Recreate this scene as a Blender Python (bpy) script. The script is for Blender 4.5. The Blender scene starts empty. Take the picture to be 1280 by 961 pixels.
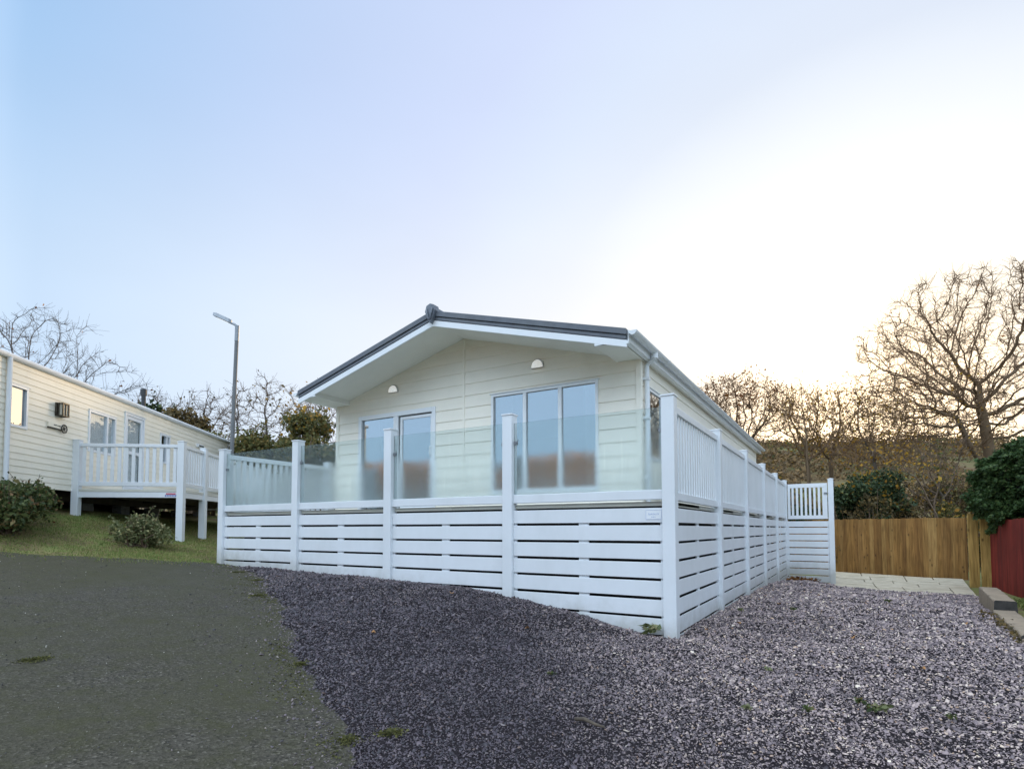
import bpy, math, random
import numpy as np
from mathutils import Vector, Matrix
rng = np.random.default_rng(7); random.seed(7)
sc = bpy.context.scene
COL = sc.collection
R = math.radians

# ------------------------------------------------------------------ helpers
def tag(o, label=None, cat=None, group=None, kind=None):
    if label: o['label'] = label
    if cat: o['category'] = cat
    if group: o['group'] = group
    if kind: o['kind'] = kind
    return o

def empty(name, label, cat, loc=(0, 0, 0), rz=0.0, group=None):
    o = bpy.data.objects.new(name, None); COL.objects.link(o)
    o.empty_display_size = .2
    o.location = loc; o.rotation_euler = (0, 0, rz)
    return tag(o, label, cat, group)

class MB:
    """collects boxes, prisms and tubes into one mesh"""
    def __init__(s): s.v = []; s.f = []
    def add(s, v, f):
        n = len(s.v); s.v += [tuple(map(float, a)) for a in v]; s.f += [tuple(i + n for i in q) for q in f]; return s
    def box(s, a, b):
        x0, x1 = sorted((a[0], b[0])); y0, y1 = sorted((a[1], b[1])); z0, z1 = sorted((a[2], b[2]))
        return s.add([(x0, y0, z0), (x1, y0, z0), (x1, y1, z0), (x0, y1, z0), (x0, y0, z1), (x1, y0, z1), (x1, y1, z1), (x0, y1, z1)],
                     [(0, 3, 2, 1), (4, 5, 6, 7), (0, 1, 5, 4), (1, 2, 6, 5), (2, 3, 7, 6), (3, 0, 4, 7)])
    def prism(s, poly, axis, a, b):
        """extrude a 2D polygon along an axis (0: poly is (y,z), 1: poly is (x,z), 2: poly is (x,y))"""
        n = len(poly)
        def P(q, t): return (t, q[0], q[1]) if axis == 0 else (q[0], t, q[1]) if axis == 1 else (q[0], q[1], t)
        v = [P(q, a) for q in poly] + [P(q, b) for q in poly]
        f = [tuple(range(n)), tuple(range(2 * n - 1, n - 1, -1))] + [(i, i + n, (i + 1) % n + n, (i + 1) % n) for i in range(n)]
        return s.add(v, f)
    def tube(s, pts, r, k=10, caps=True):
        pts = [Vector(p) for p in pts]; rs = r if isinstance(r, (list, tuple)) else [r] * len(pts)
        v = []; f = []; ref = None
        for i, p in enumerate(pts):
            d = (pts[min(i + 1, len(pts) - 1)] - pts[max(i - 1, 0)]).normalized()
            if ref is None or abs(ref.dot(d)) > .95: ref = Vector((0, 0, 1)) if abs(d.z) < .9 else Vector((1, 0, 0))
            a = d.cross(ref).normalized(); b = a.cross(d)
            for j in range(k):
                t = 2 * math.pi * j / k; v.append(p + (a * math.cos(t) + b * math.sin(t)) * rs[i])
        for i in range(len(pts) - 1):
            for j in range(k): f.append((i * k + j, i * k + (j + 1) % k, (i + 1) * k + (j + 1) % k, (i + 1) * k + j))
        if caps: f += [tuple(range(k - 1, -1, -1)), tuple(range((len(pts) - 1) * k, len(pts) * k))]
        return s.add(v, f)
    def build(s, name, mat, parent=None, bevel=0, smooth=False):
        me = bpy.data.meshes.new(name); me.from_pydata(s.v, [], s.f); me.update()
        import bmesh
        bm = bmesh.new(); bm.from_mesh(me); bmesh.ops.recalc_face_normals(bm, faces=bm.faces); bm.to_mesh(me); bm.free()
        return link(name, me, mat, parent, bevel, smooth)

def link(name, me, mat, parent=None, bevel=0, smooth=False):
    me.materials.append(mat)
    o = bpy.data.objects.new(name, me); COL.objects.link(o)
    if parent is not None: o.parent = parent
    if smooth: me.polygons.foreach_set('use_smooth', [True] * len(me.polygons))
    if bevel:
        m = o.modifiers.new('bevel', 'BEVEL'); m.width = bevel; m.segments = 2; m.limit_method = 'ANGLE'; m.angle_limit = R(40)
    return o

def np_mesh(name, V, Q, attr=None):
    """mesh from numpy arrays: V (n,3), Q (m,k) faces of equal size"""
    me = bpy.data.meshes.new(name)
    V = np.ascontiguousarray(V, dtype=np.float32); Q = np.ascontiguousarray(Q, dtype=np.int32)
    m, k = Q.shape
    me.vertices.add(len(V)); me.vertices.foreach_set('co', V.ravel())
    me.loops.add(m * k); me.loops.foreach_set('vertex_index', Q.ravel())
    me.polygons.add(m); me.polygons.foreach_set('loop_start', np.arange(0, m * k, k, dtype=np.int32))
    me.polygons.foreach_set('loop_total', np.full(m, k, dtype=np.int32))
    me.update(calc_edges=True)
    if attr is not None:
        a = me.attributes.new('tone', 'FLOAT', 'POINT'); a.data.foreach_set('value', np.ascontiguousarray(attr, dtype=np.float32))
    return me

# ------------------------------------------------------------------ materials
def lin(r, g, b): return tuple(((c / 255) / 12.92 if c / 255 <= .04045 else ((c / 255 + .055) / 1.055) ** 2.4) for c in (r, g, b)) + (1.0,)

def mat(name, col, col2=None, scale=4.0, rough=.5, bump=0.0, bscale=40.0, spec=.5, metal=0.0, stretch=(1, 1, 1), detail=6, lo=.3, hi=.7, transl=None, dirt=0.0, dirtcol=(.05, .06, .04, 1)):
    m = bpy.data.materials.new(name); m.use_nodes = True; nt = m.node_tree; N = nt.nodes; L = nt.links
    b = N['Principled BSDF']; b.inputs['Roughness'].default_value = rough; b.inputs['Specular IOR Level'].default_value = spec; b.inputs['Metallic'].default_value = metal
    if len(col) == 3: col = tuple(col) + (1,)
    b.inputs['Base Color'].default_value = col
    tc = N.new('ShaderNodeTexCoord'); mp = N.new('ShaderNodeMapping'); mp.inputs['Scale'].default_value = stretch; L.new(tc.outputs['Object'], mp.inputs['Vector'])
    out = None
    if col2 is not None:
        if len(col2) == 3: col2 = tuple(col2) + (1,)
        nz = N.new('ShaderNodeTexNoise'); nz.inputs['Scale'].default_value = scale; nz.inputs['Detail'].default_value = detail; nz.inputs['Roughness'].default_value = .65
        L.new(mp.outputs['Vector'], nz.inputs['Vector'])
        rp = N.new('ShaderNodeValToRGB'); rp.color_ramp.elements[0].position = lo; rp.color_ramp.elements[1].position = hi
        rp.color_ramp.elements[0].color = col; rp.color_ramp.elements[1].color = col2
        L.new(nz.outputs['Fac'], rp.inputs['Fac']); out = rp.outputs['Color']
    if dirt:
        nz2 = N.new('ShaderNodeTexNoise'); nz2.inputs['Scale'].default_value = 1.7; nz2.inputs['Detail'].default_value = 8; nz2.inputs['Roughness'].default_value = .7
        mp2 = N.new('ShaderNodeMapping'); mp2.inputs['Scale'].default_value = (1, 1, .35); L.new(tc.outputs['Object'], mp2.inputs['Vector']); L.new(mp2.outputs['Vector'], nz2.inputs['Vector'])
        r2 = N.new('ShaderNodeMapRange'); r2.inputs['From Min'].default_value = .45; r2.inputs['From Max'].default_value = .8; r2.inputs['To Max'].default_value = dirt
        L.new(nz2.outputs['Fac'], r2.inputs['Value'])
        mx = N.new('ShaderNodeMixRGB'); mx.inputs['Color1'].default_value = col; mx.inputs['Color2'].default_value = dirtcol
        if out: L.new(out, mx.inputs['Color1'])
        L.new(r2.outputs['Result'], mx.inputs['Fac']); out = mx.outputs['Color']
    if out: L.new(out, b.inputs['Base Color'])
    if bump:
        nb = N.new('ShaderNodeTexNoise'); nb.inputs['Scale'].default_value = bscale; nb.inputs['Detail'].default_value = 5; L.new(mp.outputs['Vector'], nb.inputs['Vector'])
        bp = N.new('ShaderNodeBump'); bp.inputs['Strength'].default_value = bump; bp.inputs['Distance'].default_value = .01
        L.new(nb.outputs['Fac'], bp.inputs['Height']); L.new(bp.outputs['Normal'], b.inputs['Normal'])
    if transl:
        t = N.new('ShaderNodeBsdfTranslucent'); t.inputs['Color'].default_value = col
        if out: L.new(out, t.inputs['Color'])
        ms = N.new('ShaderNodeMixShader'); ms.inputs['Fac'].default_value = transl
        L.new(b.outputs['BSDF'], ms.inputs[1]); L.new(t.outputs['BSDF'], ms.inputs[2]); L.new(ms.outputs['Shader'], N['Material Output'].inputs['Surface'])
    return m

def ramp_mat(name, stops, rough=.6, spec=.3, transl=0.0, extra=None, bump=0, bscale=30):
    """colour from a per-island random value through a colour ramp; for chips, leaves, blades"""
    m = bpy.data.materials.new(name); m.use_nodes = True; nt = m.node_tree; N = nt.nodes; L = nt.links
    b = N['Principled BSDF']; b.inputs['Roughness'].default_value = rough; b.inputs['Specular IOR Level'].default_value = spec
    g = N.new('ShaderNodeNewGeometry'); rp = N.new('ShaderNodeValToRGB'); cr = rp.color_ramp
    while len(cr.elements) < len(stops): cr.elements.new(.5)
    for e, (p, c) in zip(cr.elements, stops): e.position = p; e.color = tuple(c) + (1,)
    L.new(g.outputs['Random Per Island'], rp.inputs['Fac']); out = rp.outputs['Color']
    if extra:     # (attribute driven multiply)
        at = N.new('ShaderNodeAttribute'); at.attribute_name = 'tone'
        mx = N.new('ShaderNodeMixRGB'); mx.blend_type = 'MULTIPLY'; mx.inputs['Fac'].default_value = 1
        rr = N.new('ShaderNodeValToRGB'); rr.color_ramp.elements[0].color = tuple(extra[0]) + (1,); rr.color_ramp.elements[1].color = tuple(extra[1]) + (1,)
        L.new(at.outputs['Fac'], rr.inputs['Fac']); L.new(out, mx.inputs['Color1']); L.new(rr.outputs['Color'], mx.inputs['Color2']); out = mx.outputs['Color']
    L.new(out, b.inputs['Base Color'])
    if bump:
        tc = N.new('ShaderNodeTexCoord'); nb = N.new('ShaderNodeTexNoise'); nb.inputs['Scale'].default_value = bscale; L.new(tc.outputs['Object'], nb.inputs['Vector'])
        bp = N.new('ShaderNodeBump'); bp.inputs['Strength'].default_value = bump; bp.inputs['Distance'].default_value = .01
        L.new(nb.outputs['Fac'], bp.inputs['Height']); L.new(bp.outputs['Normal'], b.inputs['Normal'])
    if transl:
        t = N.new('ShaderNodeBsdfTranslucent'); L.new(out, t.inputs['Color'])
        ms = N.new('ShaderNodeMixShader'); ms.inputs['Fac'].default_value = transl
        L.new(b.outputs['BSDF'], ms.inputs[1]); L.new(t.outputs['BSDF'], ms.inputs[2]); L.new(ms.outputs['Shader'], N['Material Output'].inputs['Surface'])
    return m

M = {}
M['pvc'] = mat('white_plastic', (.76, .79, .82), (.70, .73, .75), scale=1.3, rough=.38, bump=.06, bscale=9, dirt=.22, dirtcol=(.45, .48, .46, 1))
def splash(m):
    nt = m.node_tree; N = nt.nodes; L = nt.links; b = N['Principled BSDF']; src = b.inputs['Base Color'].links[0].from_socket
    tc = N.new('ShaderNodeTexCoord'); sp = N.new('ShaderNodeSeparateXYZ'); L.new(tc.outputs['Object'], sp.inputs[0])
    h = N.new('ShaderNodeMath'); h.operation = 'MULTIPLY_ADD'; h.inputs[1].default_value = .078; L.new(sp.outputs['X'], h.inputs[0]); L.new(sp.outputs['Z'], h.inputs[2])
    nz = N.new('ShaderNodeTexNoise'); nz.inputs['Scale'].default_value = 5; nz.inputs['Detail'].default_value = 9; nz.inputs['Roughness'].default_value = .75; L.new(tc.outputs['Object'], nz.inputs['Vector'])
    a = N.new('ShaderNodeMath'); a.operation = 'MULTIPLY_ADD'; a.inputs[1].default_value = -.55; L.new(nz.outputs['Fac'], a.inputs[0]); L.new(h.outputs[0], a.inputs[2])
    mr = N.new('ShaderNodeMapRange'); mr.interpolation_type = 'SMOOTHSTEP'; mr.inputs['From Min'].default_value = -.35; mr.inputs['From Max'].default_value = .12; mr.inputs['To Min'].default_value = .55; mr.inputs['To Max'].default_value = 0; L.new(a.outputs[0], mr.inputs['Value'])
    mx = N.new('ShaderNodeMixRGB'); mx.inputs['Color2'].default_value = (.30, .29, .23, 1); L.new(src, mx.inputs['Color1']); L.new(mr.outputs['Result'], mx.inputs['Fac']); L.new(mx.outputs['Color'], b.inputs['Base Color'])
splash(M['pvc'])
M['pvc_clean'] = mat('white_frame_plastic', (.80, .82, .84), (.75, .78, .80), scale=2, rough=.35, bump=.03, bscale=20)
M['soffit'] = mat('soffit_board', (.78, .77, .71), (.72, .71, .65), scale=.9, rough=.5, dirt=.15, dirtcol=(.5, .5, .45, 1))
M['cream'] = mat('cream_board', (.89, .845, .735), (.85, .805, .70), scale=2.2, rough=.55, bump=.16, bscale=60, stretch=(.25, 1, 3), dirt=.12, dirtcol=(.42, .42, .34, 1))
M['cream_tin'] = mat('cream_caravan_cladding', (.93, .86, .72), (.89, .83, .69), scale=1.5, rough=.42, bump=.05, bscale=8, dirt=.2, dirtcol=(.42, .42, .33, 1))
M['tile'] = mat('dark_roof_tile', (.125, .14, .165), (.085, .095, .115), scale=6, rough=.5, bump=.15, bscale=30, dirt=.3, dirtcol=(.2, .21, .19, 1))
M['tile_cap'] = mat('ridge_end_cap', (.16, .18, .21), (.10, .11, .135), scale=10, rough=.28, bump=.1, bscale=25)
M['dark'] = mat('recess_shade', (.02, .02, .022), (.012, .012, .013), rough=.8)  # near-black stands in for the shade of recesses and enclosed spaces
M['metal'] = mat('brushed_metal', (.55, .55, .55), (.42, .42, .42), scale=30, rough=.35, metal=1)
M['galv'] = mat('galvanised_steel', (.30, .32, .34), (.22, .235, .25), scale=12, rough=.5, metal=.6)
M['pole'] = mat('grey_painted_steel', (.16, .165, .17), (.12, .125, .13), scale=8, rough=.55, dirt=.3)
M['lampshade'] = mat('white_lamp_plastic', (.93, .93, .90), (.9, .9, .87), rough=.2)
_b = M['lampshade'].node_tree.nodes['Principled BSDF']; _b.inputs['Emission Color'].default_value = (1, .97, .92, 1); _b.inputs['Emission Strength'].default_value = .35  # faint glow added to whiten the shades; the street lamp lens shares it
M['curtain'] = mat('white_voile', (.90, .91, .91), (.84, .85, .86), scale=8, rough=.9, transl=.15)
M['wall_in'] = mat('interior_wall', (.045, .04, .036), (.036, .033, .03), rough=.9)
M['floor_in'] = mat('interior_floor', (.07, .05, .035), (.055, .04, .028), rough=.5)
M['wood_in'] = mat('pale_furniture_wood', (.62, .58, .45), (.55, .50, .38), scale=9, rough=.5, stretch=(1, 6, 6))
M['deck'] = mat('deck_boards', (.62, .62, .58), (.52, .52, .48), scale=6, rough=.5, stretch=(.3, 6, 1), bump=.1, dirt=.3, dirtcol=(.3, .3, .26, 1))
M['edge'] = mat('deck_edge_board', (.66, .64, .54), (.50, .50, .45), scale=7, rough=.55, stretch=(.4, .4, 4))
M['block'] = mat('concrete_block', (.24, .23, .21), (.16, .155, .14), scale=9, rough=.9, bump=.4, bscale=50)
M['under'] = mat('chassis_steel', (.05, .045, .04), (.09, .07, .05), scale=7, rough=.8)
M['darkmetal'] = mat('bronze_lantern_metal', (.09, .08, .06), (.06, .05, .04), scale=15, rough=.4, metal=.7)
M['amber'] = mat('lantern_glass', (.55, .52, .42), (.45, .43, .36), scale=20, rough=.25)
M['sleeper'] = mat('weathered_sleeper', (.42, .32, .22), (.20, .15, .10), scale=5, rough=.85, stretch=(6, .7, 6), bump=.5, bscale=18, dirt=.5, dirtcol=(.09, .085, .06, 1))
M['sleeper_end'] = mat('sleeper_end', (.06, .055, .05), (.03, .028, .025), scale=14, rough=.9, bump=.4)
M['slab'] = mat('pale_stone_slab', (.68, .59, .44), (.42, .35, .24), scale=3.0, rough=.75, bump=.25, bscale=25, dirt=.5, dirtcol=(.26, .23, .17, 1))
M['joint'] = mat('paving_joint', (.16, .14, .10), (.10, .09, .065), scale=20, rough=.9)
M['red_ink'] = mat('red_ink', (.5, .06, .10), rough=.5)
M['blue_ink'] = mat('blue_ink', (.09, .13, .42), rough=.5)
M['grey_ink'] = mat('faded_blue_ink', (.42, .50, .66), rough=.5)
M['black'] = mat('black_plastic', (.02, .02, .022), (.03, .03, .03), rough=.4)

def board_mat(name, cols, pitch, axis, knot=True, rough=.75):
    """timber boards: a colour per board (from an attribute), grain and knots"""
    m = bpy.data.materials.new(name); m.use_nodes = True; nt = m.node_tree; N = nt.nodes; L = nt.links
    b = N['Principled BSDF']; b.inputs['Roughness'].default_value = rough; b.inputs['Specular IOR Level'].default_value = .25
    g = N.new('ShaderNodeNewGeometry'); rp = N.new('ShaderNodeValToRGB'); cr = rp.color_ramp
    while len(cr.elements) < len(cols): cr.elements.new(.5)
    for i, (e, c) in enumerate(zip(cr.elements, cols)): e.position = i / (len(cols) - 1); e.color = tuple(c) + (1,)
    L.new(g.outputs['Random Per Island'], rp.inputs['Fac'])
    tc = N.new('ShaderNodeTexCoord'); mp = N.new('ShaderNodeMapping'); mp.inputs['Scale'].default_value = (9, 9, .7); L.new(tc.outputs['Object'], mp.inputs['Vector'])
    add = N.new('ShaderNodeVectorMath'); add.operation = 'ADD'; sc_ = N.new('ShaderNodeVectorMath'); sc_.operation = 'SCALE'; sc_.inputs['Scale'].default_value = 60
    cmb = N.new('ShaderNodeCombineXYZ'); L.new(g.outputs['Random Per Island'], cmb.inputs[0]); L.new(g.outputs['Random Per Island'], cmb.inputs[2])
    L.new(cmb.outputs[0], sc_.inputs[0]); L.new(mp.outputs['Vector'], add.inputs[0]); L.new(sc_.outputs[0], add.inputs[1])
    nz = N.new('ShaderNodeTexNoise'); nz.inputs['Scale'].default_value = 2.2; nz.inputs['Detail'].default_value = 7; nz.inputs['Distortion'].default_value = .6; L.new(add.outputs[0], nz.inputs['Vector'])
    mx = N.new('ShaderNodeMixRGB'); mx.blend_type = 'MULTIPLY'; mx.inputs['Fac'].default_value = .8
    r2 = N.new('ShaderNodeValToRGB'); r2.color_ramp.elements[0].position = .32; r2.color_ramp.elements[0].color = (.45, .40, .34, 1); r2.color_ramp.elements[1].position = .62; r2.color_ramp.elements[1].color = (1.05, 1.02, 1, 1)
    L.new(nz.outputs['Fac'], r2.inputs['Fac']); L.new(rp.outputs['Color'], mx.inputs['Color1']); L.new(r2.outputs['Color'], mx.inputs['Color2']); out = mx.outputs['Color']
    if knot:
        vo = N.new('ShaderNodeTexVoronoi'); vo.inputs['Scale'].default_value = 1.0
        mp3 = N.new('ShaderNodeMapping'); mp3.inputs['Scale'].default_value = (5, 5, 2.6); L.new(tc.outputs['Object'], mp3.inputs['Vector']); L.new(mp3.outputs['Vector'], vo.inputs['Vector'])
        r3 = N.new('ShaderNodeMapRange'); r3.inputs['From Min'].default_value = .06; r3.inputs['From Max'].default_value = .16; r3.inputs['To Min'].default_value = .75; r3.inputs['To Max'].default_value = 0
        L.new(vo.outputs['Distance'], r3.inputs['Value'])
        m3 = N.new('ShaderNodeMixRGB'); m3.inputs['Color2'].default_value = (.06, .03, .012, 1); L.new(r3.outputs['Result'], m3.inputs['Fac']); L.new(out, m3.inputs['Color1']); out = m3.outputs['Color']
    nd = N.new('ShaderNodeTexNoise'); nd.inputs['Scale'].default_value = .9; nd.inputs['Detail'].default_value = 5; L.new(tc.outputs['Object'], nd.inputs['Vector'])
    rd = N.new('ShaderNodeMapRange'); rd.inputs['From Min'].default_value = .42; rd.inputs['From Max'].default_value = .75; rd.inputs['To Max'].default_value = .6; L.new(nd.outputs['Fac'], rd.inputs['Value'])
    md = N.new('ShaderNodeMixRGB'); md.blend_type = 'MULTIPLY'; md.inputs['Color2'].default_value = (.45, .46, .38, 1); L.new(rd.outputs['Result'], md.inputs['Fac']); L.new(out, md.inputs['Color1'])
    L.new(md.outputs['Color'], b.inputs['Base Color'])
    bp = N.new('ShaderNodeBump'); bp.inputs['Strength'].default_value = .35; bp.inputs['Distance'].default_value = .006; L.new(nz.outputs['Fac'], bp.inputs['Height']); L.new(bp.outputs['Normal'], b.inputs['Normal'])
    return m
M['fence_wood'] = board_mat('pine_fence_board', [(.18, .088, .026), (.31, .165, .05), (.23, .115, .034), (.40, .24, .085), (.27, .14, .04), (.35, .195, .064)], .1, 0)
M['post_wood'] = board_mat('pale_timber_post', [(.55, .36, .12), (.50, .31, .09)], .1, 0)
M['red_wood'] = board_mat('red_stained_board', [(.21, .022, .014), (.26, .03, .018), (.17, .018, .013), (.24, .026, .018)], .1, 0, knot=False)

def window_glass(name, refl=.22, tint=(.42, .44, .45)):
    m = bpy.data.materials.new(name); m.use_nodes = True; nt = m.node_tree; N = nt.nodes; L = nt.links; N.remove(N['Principled BSDF'])
    gl = N.new('ShaderNodeBsdfGlossy'); gl.inputs['Roughness'].default_value = .0; gl.inputs['Color'].default_value = (.92, .96, 1, 1)
    tr = N.new('ShaderNodeBsdfTransparent'); tr.inputs['Color'].default_value = tuple(tint) + (1,)
    fr = N.new('ShaderNodeFresnel'); ge = N.new('ShaderNodeNewGeometry'); io = N.new('ShaderNodeMapRange'); io.inputs['To Min'].default_value = 1.5; io.inputs['To Max'].default_value = 1 / 1.5; L.new(ge.outputs['Backfacing'], io.inputs['Value']); L.new(io.outputs['Result'], fr.inputs['IOR'])   # both faces of the pane reflect alike
    ad = N.new('ShaderNodeMath'); ad.operation = 'ADD'; ad.use_clamp = True; ad.inputs[1].default_value = refl; L.new(fr.outputs['Fac'], ad.inputs[0])
    tc = N.new('ShaderNodeTexCoord'); nz = N.new('ShaderNodeTexNoise'); nz.inputs['Scale'].default_value = 1.2; L.new(tc.outputs['Object'], nz.inputs['Vector'])
    bp = N.new('ShaderNodeBump'); bp.inputs['Strength'].default_value = .05; bp.inputs['Distance'].default_value = .01; L.new(nz.outputs['Fac'], bp.inputs['Height']); L.new(bp.outputs['Normal'], gl.inputs['Normal'])
    ms = N.new('ShaderNodeMixShader'); L.new(ad.outputs[0], ms.inputs['Fac']); L.new(tr.outputs['BSDF'], ms.inputs[1]); L.new(gl.outputs['BSDF'], ms.inputs[2])
    L.new(ms.outputs['Shader'], N['Material Output'].inputs['Surface']); return m
M['glass'] = window_glass('window_glass', .40, (.62, .65, .66))
M['glass_caravan'] = window_glass('caravan_glass', .03, (.95, .97, .97))
M['glass_side'] = window_glass('side_window_glass', .40, (.35, .36, .36))

def frosted():
    """balustrade glass misted with condensation, heavier towards its foot"""
    m = bpy.data.materials.new('misted_glass'); m.use_nodes = True; nt = m.node_tree; N = nt.nodes; L = nt.links; N.remove(N['Principled BSDF'])
    tc = N.new('ShaderNodeTexCoord'); sp = N.new('ShaderNodeSeparateXYZ'); L.new(tc.outputs['Object'], sp.inputs[0])
    nz = N.new('ShaderNodeTexNoise'); nz.inputs['Scale'].default_value = 2.2; nz.inputs['Detail'].default_value = 6
    mp = N.new('ShaderNodeMapping'); mp.inputs['Scale'].default_value = (2.2, 2.2, .5); L.new(tc.outputs['Object'], mp.inputs['Vector']); L.new(mp.outputs['Vector'], nz.inputs['Vector'])
    h = N.new('ShaderNodeMath'); h.operation = 'MULTIPLY_ADD'; h.inputs[1].default_value = .35; L.new(nz.outputs['Fac'], h.inputs[0]); L.new(sp.outputs['Z'], h.inputs[2])
    hz = N.new('ShaderNodeMapRange'); hz.interpolation_type = 'SMOOTHSTEP'; hz.inputs['From Min'].default_value = 1.85; hz.inputs['From Max'].default_value = 2.3; hz.inputs['To Min'].default_value = .26; hz.inputs['To Max'].default_value = .12; L.new(h.outputs[0], hz.inputs['Value'])
    rg = N.new('ShaderNodeMapRange'); rg.interpolation_type = 'SMOOTHSTEP'; rg.inputs['From Min'].default_value = 2.15; rg.inputs['From Max'].default_value = 2.75; rg.inputs['To Min'].default_value = .17; rg.inputs['To Max'].default_value = .03; L.new(h.outputs[0], rg.inputs['Value'])
    # run-down streaks low on the pane
    st = N.new('ShaderNodeTexNoise'); st.inputs['Scale'].default_value = 14; mp2 = N.new('ShaderNodeMapping'); mp2.inputs['Scale'].default_value = (1.6, 1.6, .12); L.new(tc.outputs['Object'], mp2.inputs['Vector']); L.new(mp2.outputs['Vector'], st.inputs['Vector'])
    s2 = N.new('ShaderNodeMapRange'); s2.inputs['From Min'].default_value = .62; s2.inputs['From Max'].default_value = .75; s2.inputs['To Min'].default_value = 1; s2.inputs['To Max'].default_value = .6; L.new(st.outputs['Fac'], s2.inputs['Value'])
    hm = N.new('ShaderNodeMath'); hm.operation = 'MULTIPLY'; L.new(hz.outputs['Result'], hm.inputs[0]); L.new(s2.outputs['Result'], hm.inputs[1])
    rf = N.new('ShaderNodeBsdfRefraction'); rf.inputs['IOR'].default_value = 1.4; rf.inputs['Color'].default_value = (.93, .97, .97, 1); L.new(rg.outputs['Result'], rf.inputs['Roughness'])
    df = N.new('ShaderNodeBsdfDiffuse'); df.inputs['Color'].default_value = (.60, .70, .71, 1)
    tl = N.new('ShaderNodeBsdfTranslucent'); tl.inputs['Color'].default_value = (.60, .70, .71, 1)
    m1 = N.new('ShaderNodeMixShader'); m1.inputs['Fac'].default_value = .5; L.new(df.outputs[0], m1.inputs[1]); L.new(tl.outputs[0], m1.inputs[2])
    m2 = N.new('ShaderNodeMixShader'); L.new(hm.outputs[0], m2.inputs['Fac']); L.new(rf.outputs[0], m2.inputs[1]); L.new(m1.outputs[0], m2.inputs[2])
    L.new(m2.outputs[0], N['Material Output'].inputs['Surface']); return m
M['frost'] = frosted()

# ------------------------------------------------------------------ camera
YAW = .538981475; CX, CY, CZ = 1.69821, -6.25526, 1.25
cam = bpy.data.cameras.new('camera'); co = bpy.data.objects.new('camera', cam); COL.objects.link(co); sc.camera = co
pit = .0452062; roll = -.000984
f_ = Vector((-math.sin(YAW) * math.cos(pit), math.cos(YAW) * math.cos(pit), math.sin(pit))); r_ = Vector((math.cos(YAW), math.sin(YAW), 0)); u_ = r_.cross(f_)
r2 = r_ * math.cos(roll) + u_ * math.sin(roll); u2 = -r_ * math.sin(roll) + u_ * math.cos(roll)
mw = Matrix((r2, u2, -f_)).transposed().to_4x4(); mw.translation = (CX, CY, CZ); co.matrix_world = mw
cam.sensor_fit = 'HORIZONTAL'; cam.sensor_width = 36; cam.lens = 704.2228 * 36 / 1280; cam.shift_y = (629.39 - 480.5) / 1280; cam.clip_end = 2000; cam.clip_start = .05

# ------------------------------------------------------------------ light
SUN_EL = R(7.1); sun_dir_az = R(1.0)     # the sun stands low behind the trees, almost along +Y
S = Vector((math.sin(sun_dir_az) * math.cos(SUN_EL), math.cos(sun_dir_az) * math.cos(SUN_EL), math.sin(SUN_EL)))
sl = bpy.data.lights.new('sun', 'SUN'); sl.energy = 4.0; sl.angle = R(.6); sl.color = (1, .74, .46)
so = bpy.data.objects.new('sun', sl); COL.objects.link(so); so.rotation_euler = S.to_track_quat('Z', 'Y').to_euler(); so.location = S * 60
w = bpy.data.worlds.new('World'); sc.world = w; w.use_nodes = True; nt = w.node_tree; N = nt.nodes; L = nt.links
sky = N.new('ShaderNodeTexSky'); sky.sky_type = 'NISHITA'; sky.sun_disc = False; sky.sun_elevation = SUN_EL; sky.sun_rotation = sun_dir_az; sky.air_density = 1; sky.dust_density = 1.5; sky.ozone_density = 1.5
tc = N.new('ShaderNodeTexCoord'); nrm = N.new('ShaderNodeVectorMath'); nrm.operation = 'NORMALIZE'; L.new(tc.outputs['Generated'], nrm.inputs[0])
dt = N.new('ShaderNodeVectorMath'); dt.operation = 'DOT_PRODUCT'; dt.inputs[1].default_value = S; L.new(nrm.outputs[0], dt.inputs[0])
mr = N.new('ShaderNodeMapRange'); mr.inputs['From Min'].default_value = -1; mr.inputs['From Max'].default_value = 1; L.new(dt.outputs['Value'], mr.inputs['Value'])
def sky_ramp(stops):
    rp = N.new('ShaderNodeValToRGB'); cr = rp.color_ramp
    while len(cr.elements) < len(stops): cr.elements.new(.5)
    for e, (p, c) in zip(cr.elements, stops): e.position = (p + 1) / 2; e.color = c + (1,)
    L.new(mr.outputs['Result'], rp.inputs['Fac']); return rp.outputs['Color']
low = sky_ramp([(-1, (.62, .89, 1.18)), (-.35, (.64, .90, 1.20)), (.0, (.95, 1.12, 1.35)), (.26, (.66, .82, 1.02)), (.32, (.60, .755, .955)), (.57, (.755, .85, .985)), (.75, (.845, .885, .955)), (.85, (.91, .925, .945)), (.94, (1.0, .985, .95)), (.975, (1.35, 1.18, .95)), (1, (2.6, 2.0, 1.35))])  # band beside the view brightened to lift the caravan wall
high = sky_ramp([(-1, (2.42, 2.86, 3.40)), (-.35, (2.42, 2.86, 3.40)), (.02, (1.0, 1.22, 1.5)), (.3, (.37, .575, .86)), (.57, (.545, .665, .915)), (.72, (.63, .715, .945)), (.8, (.69, .78, .945)), (.86, (.74, .81, .935)), (1, (1.2, 1.2, 1.1))])  # sky behind the camera brightened to light the shaded lodge front
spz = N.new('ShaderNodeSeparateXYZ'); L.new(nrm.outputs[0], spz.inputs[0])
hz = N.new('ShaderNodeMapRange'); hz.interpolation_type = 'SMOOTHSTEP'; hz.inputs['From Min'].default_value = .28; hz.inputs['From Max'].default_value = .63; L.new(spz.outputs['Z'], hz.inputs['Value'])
mxh = N.new('ShaderNodeMixRGB'); L.new(hz.outputs['Result'], mxh.inputs['Fac']); L.new(low, mxh.inputs['Color1']); L.new(high, mxh.inputs['Color2'])
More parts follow.
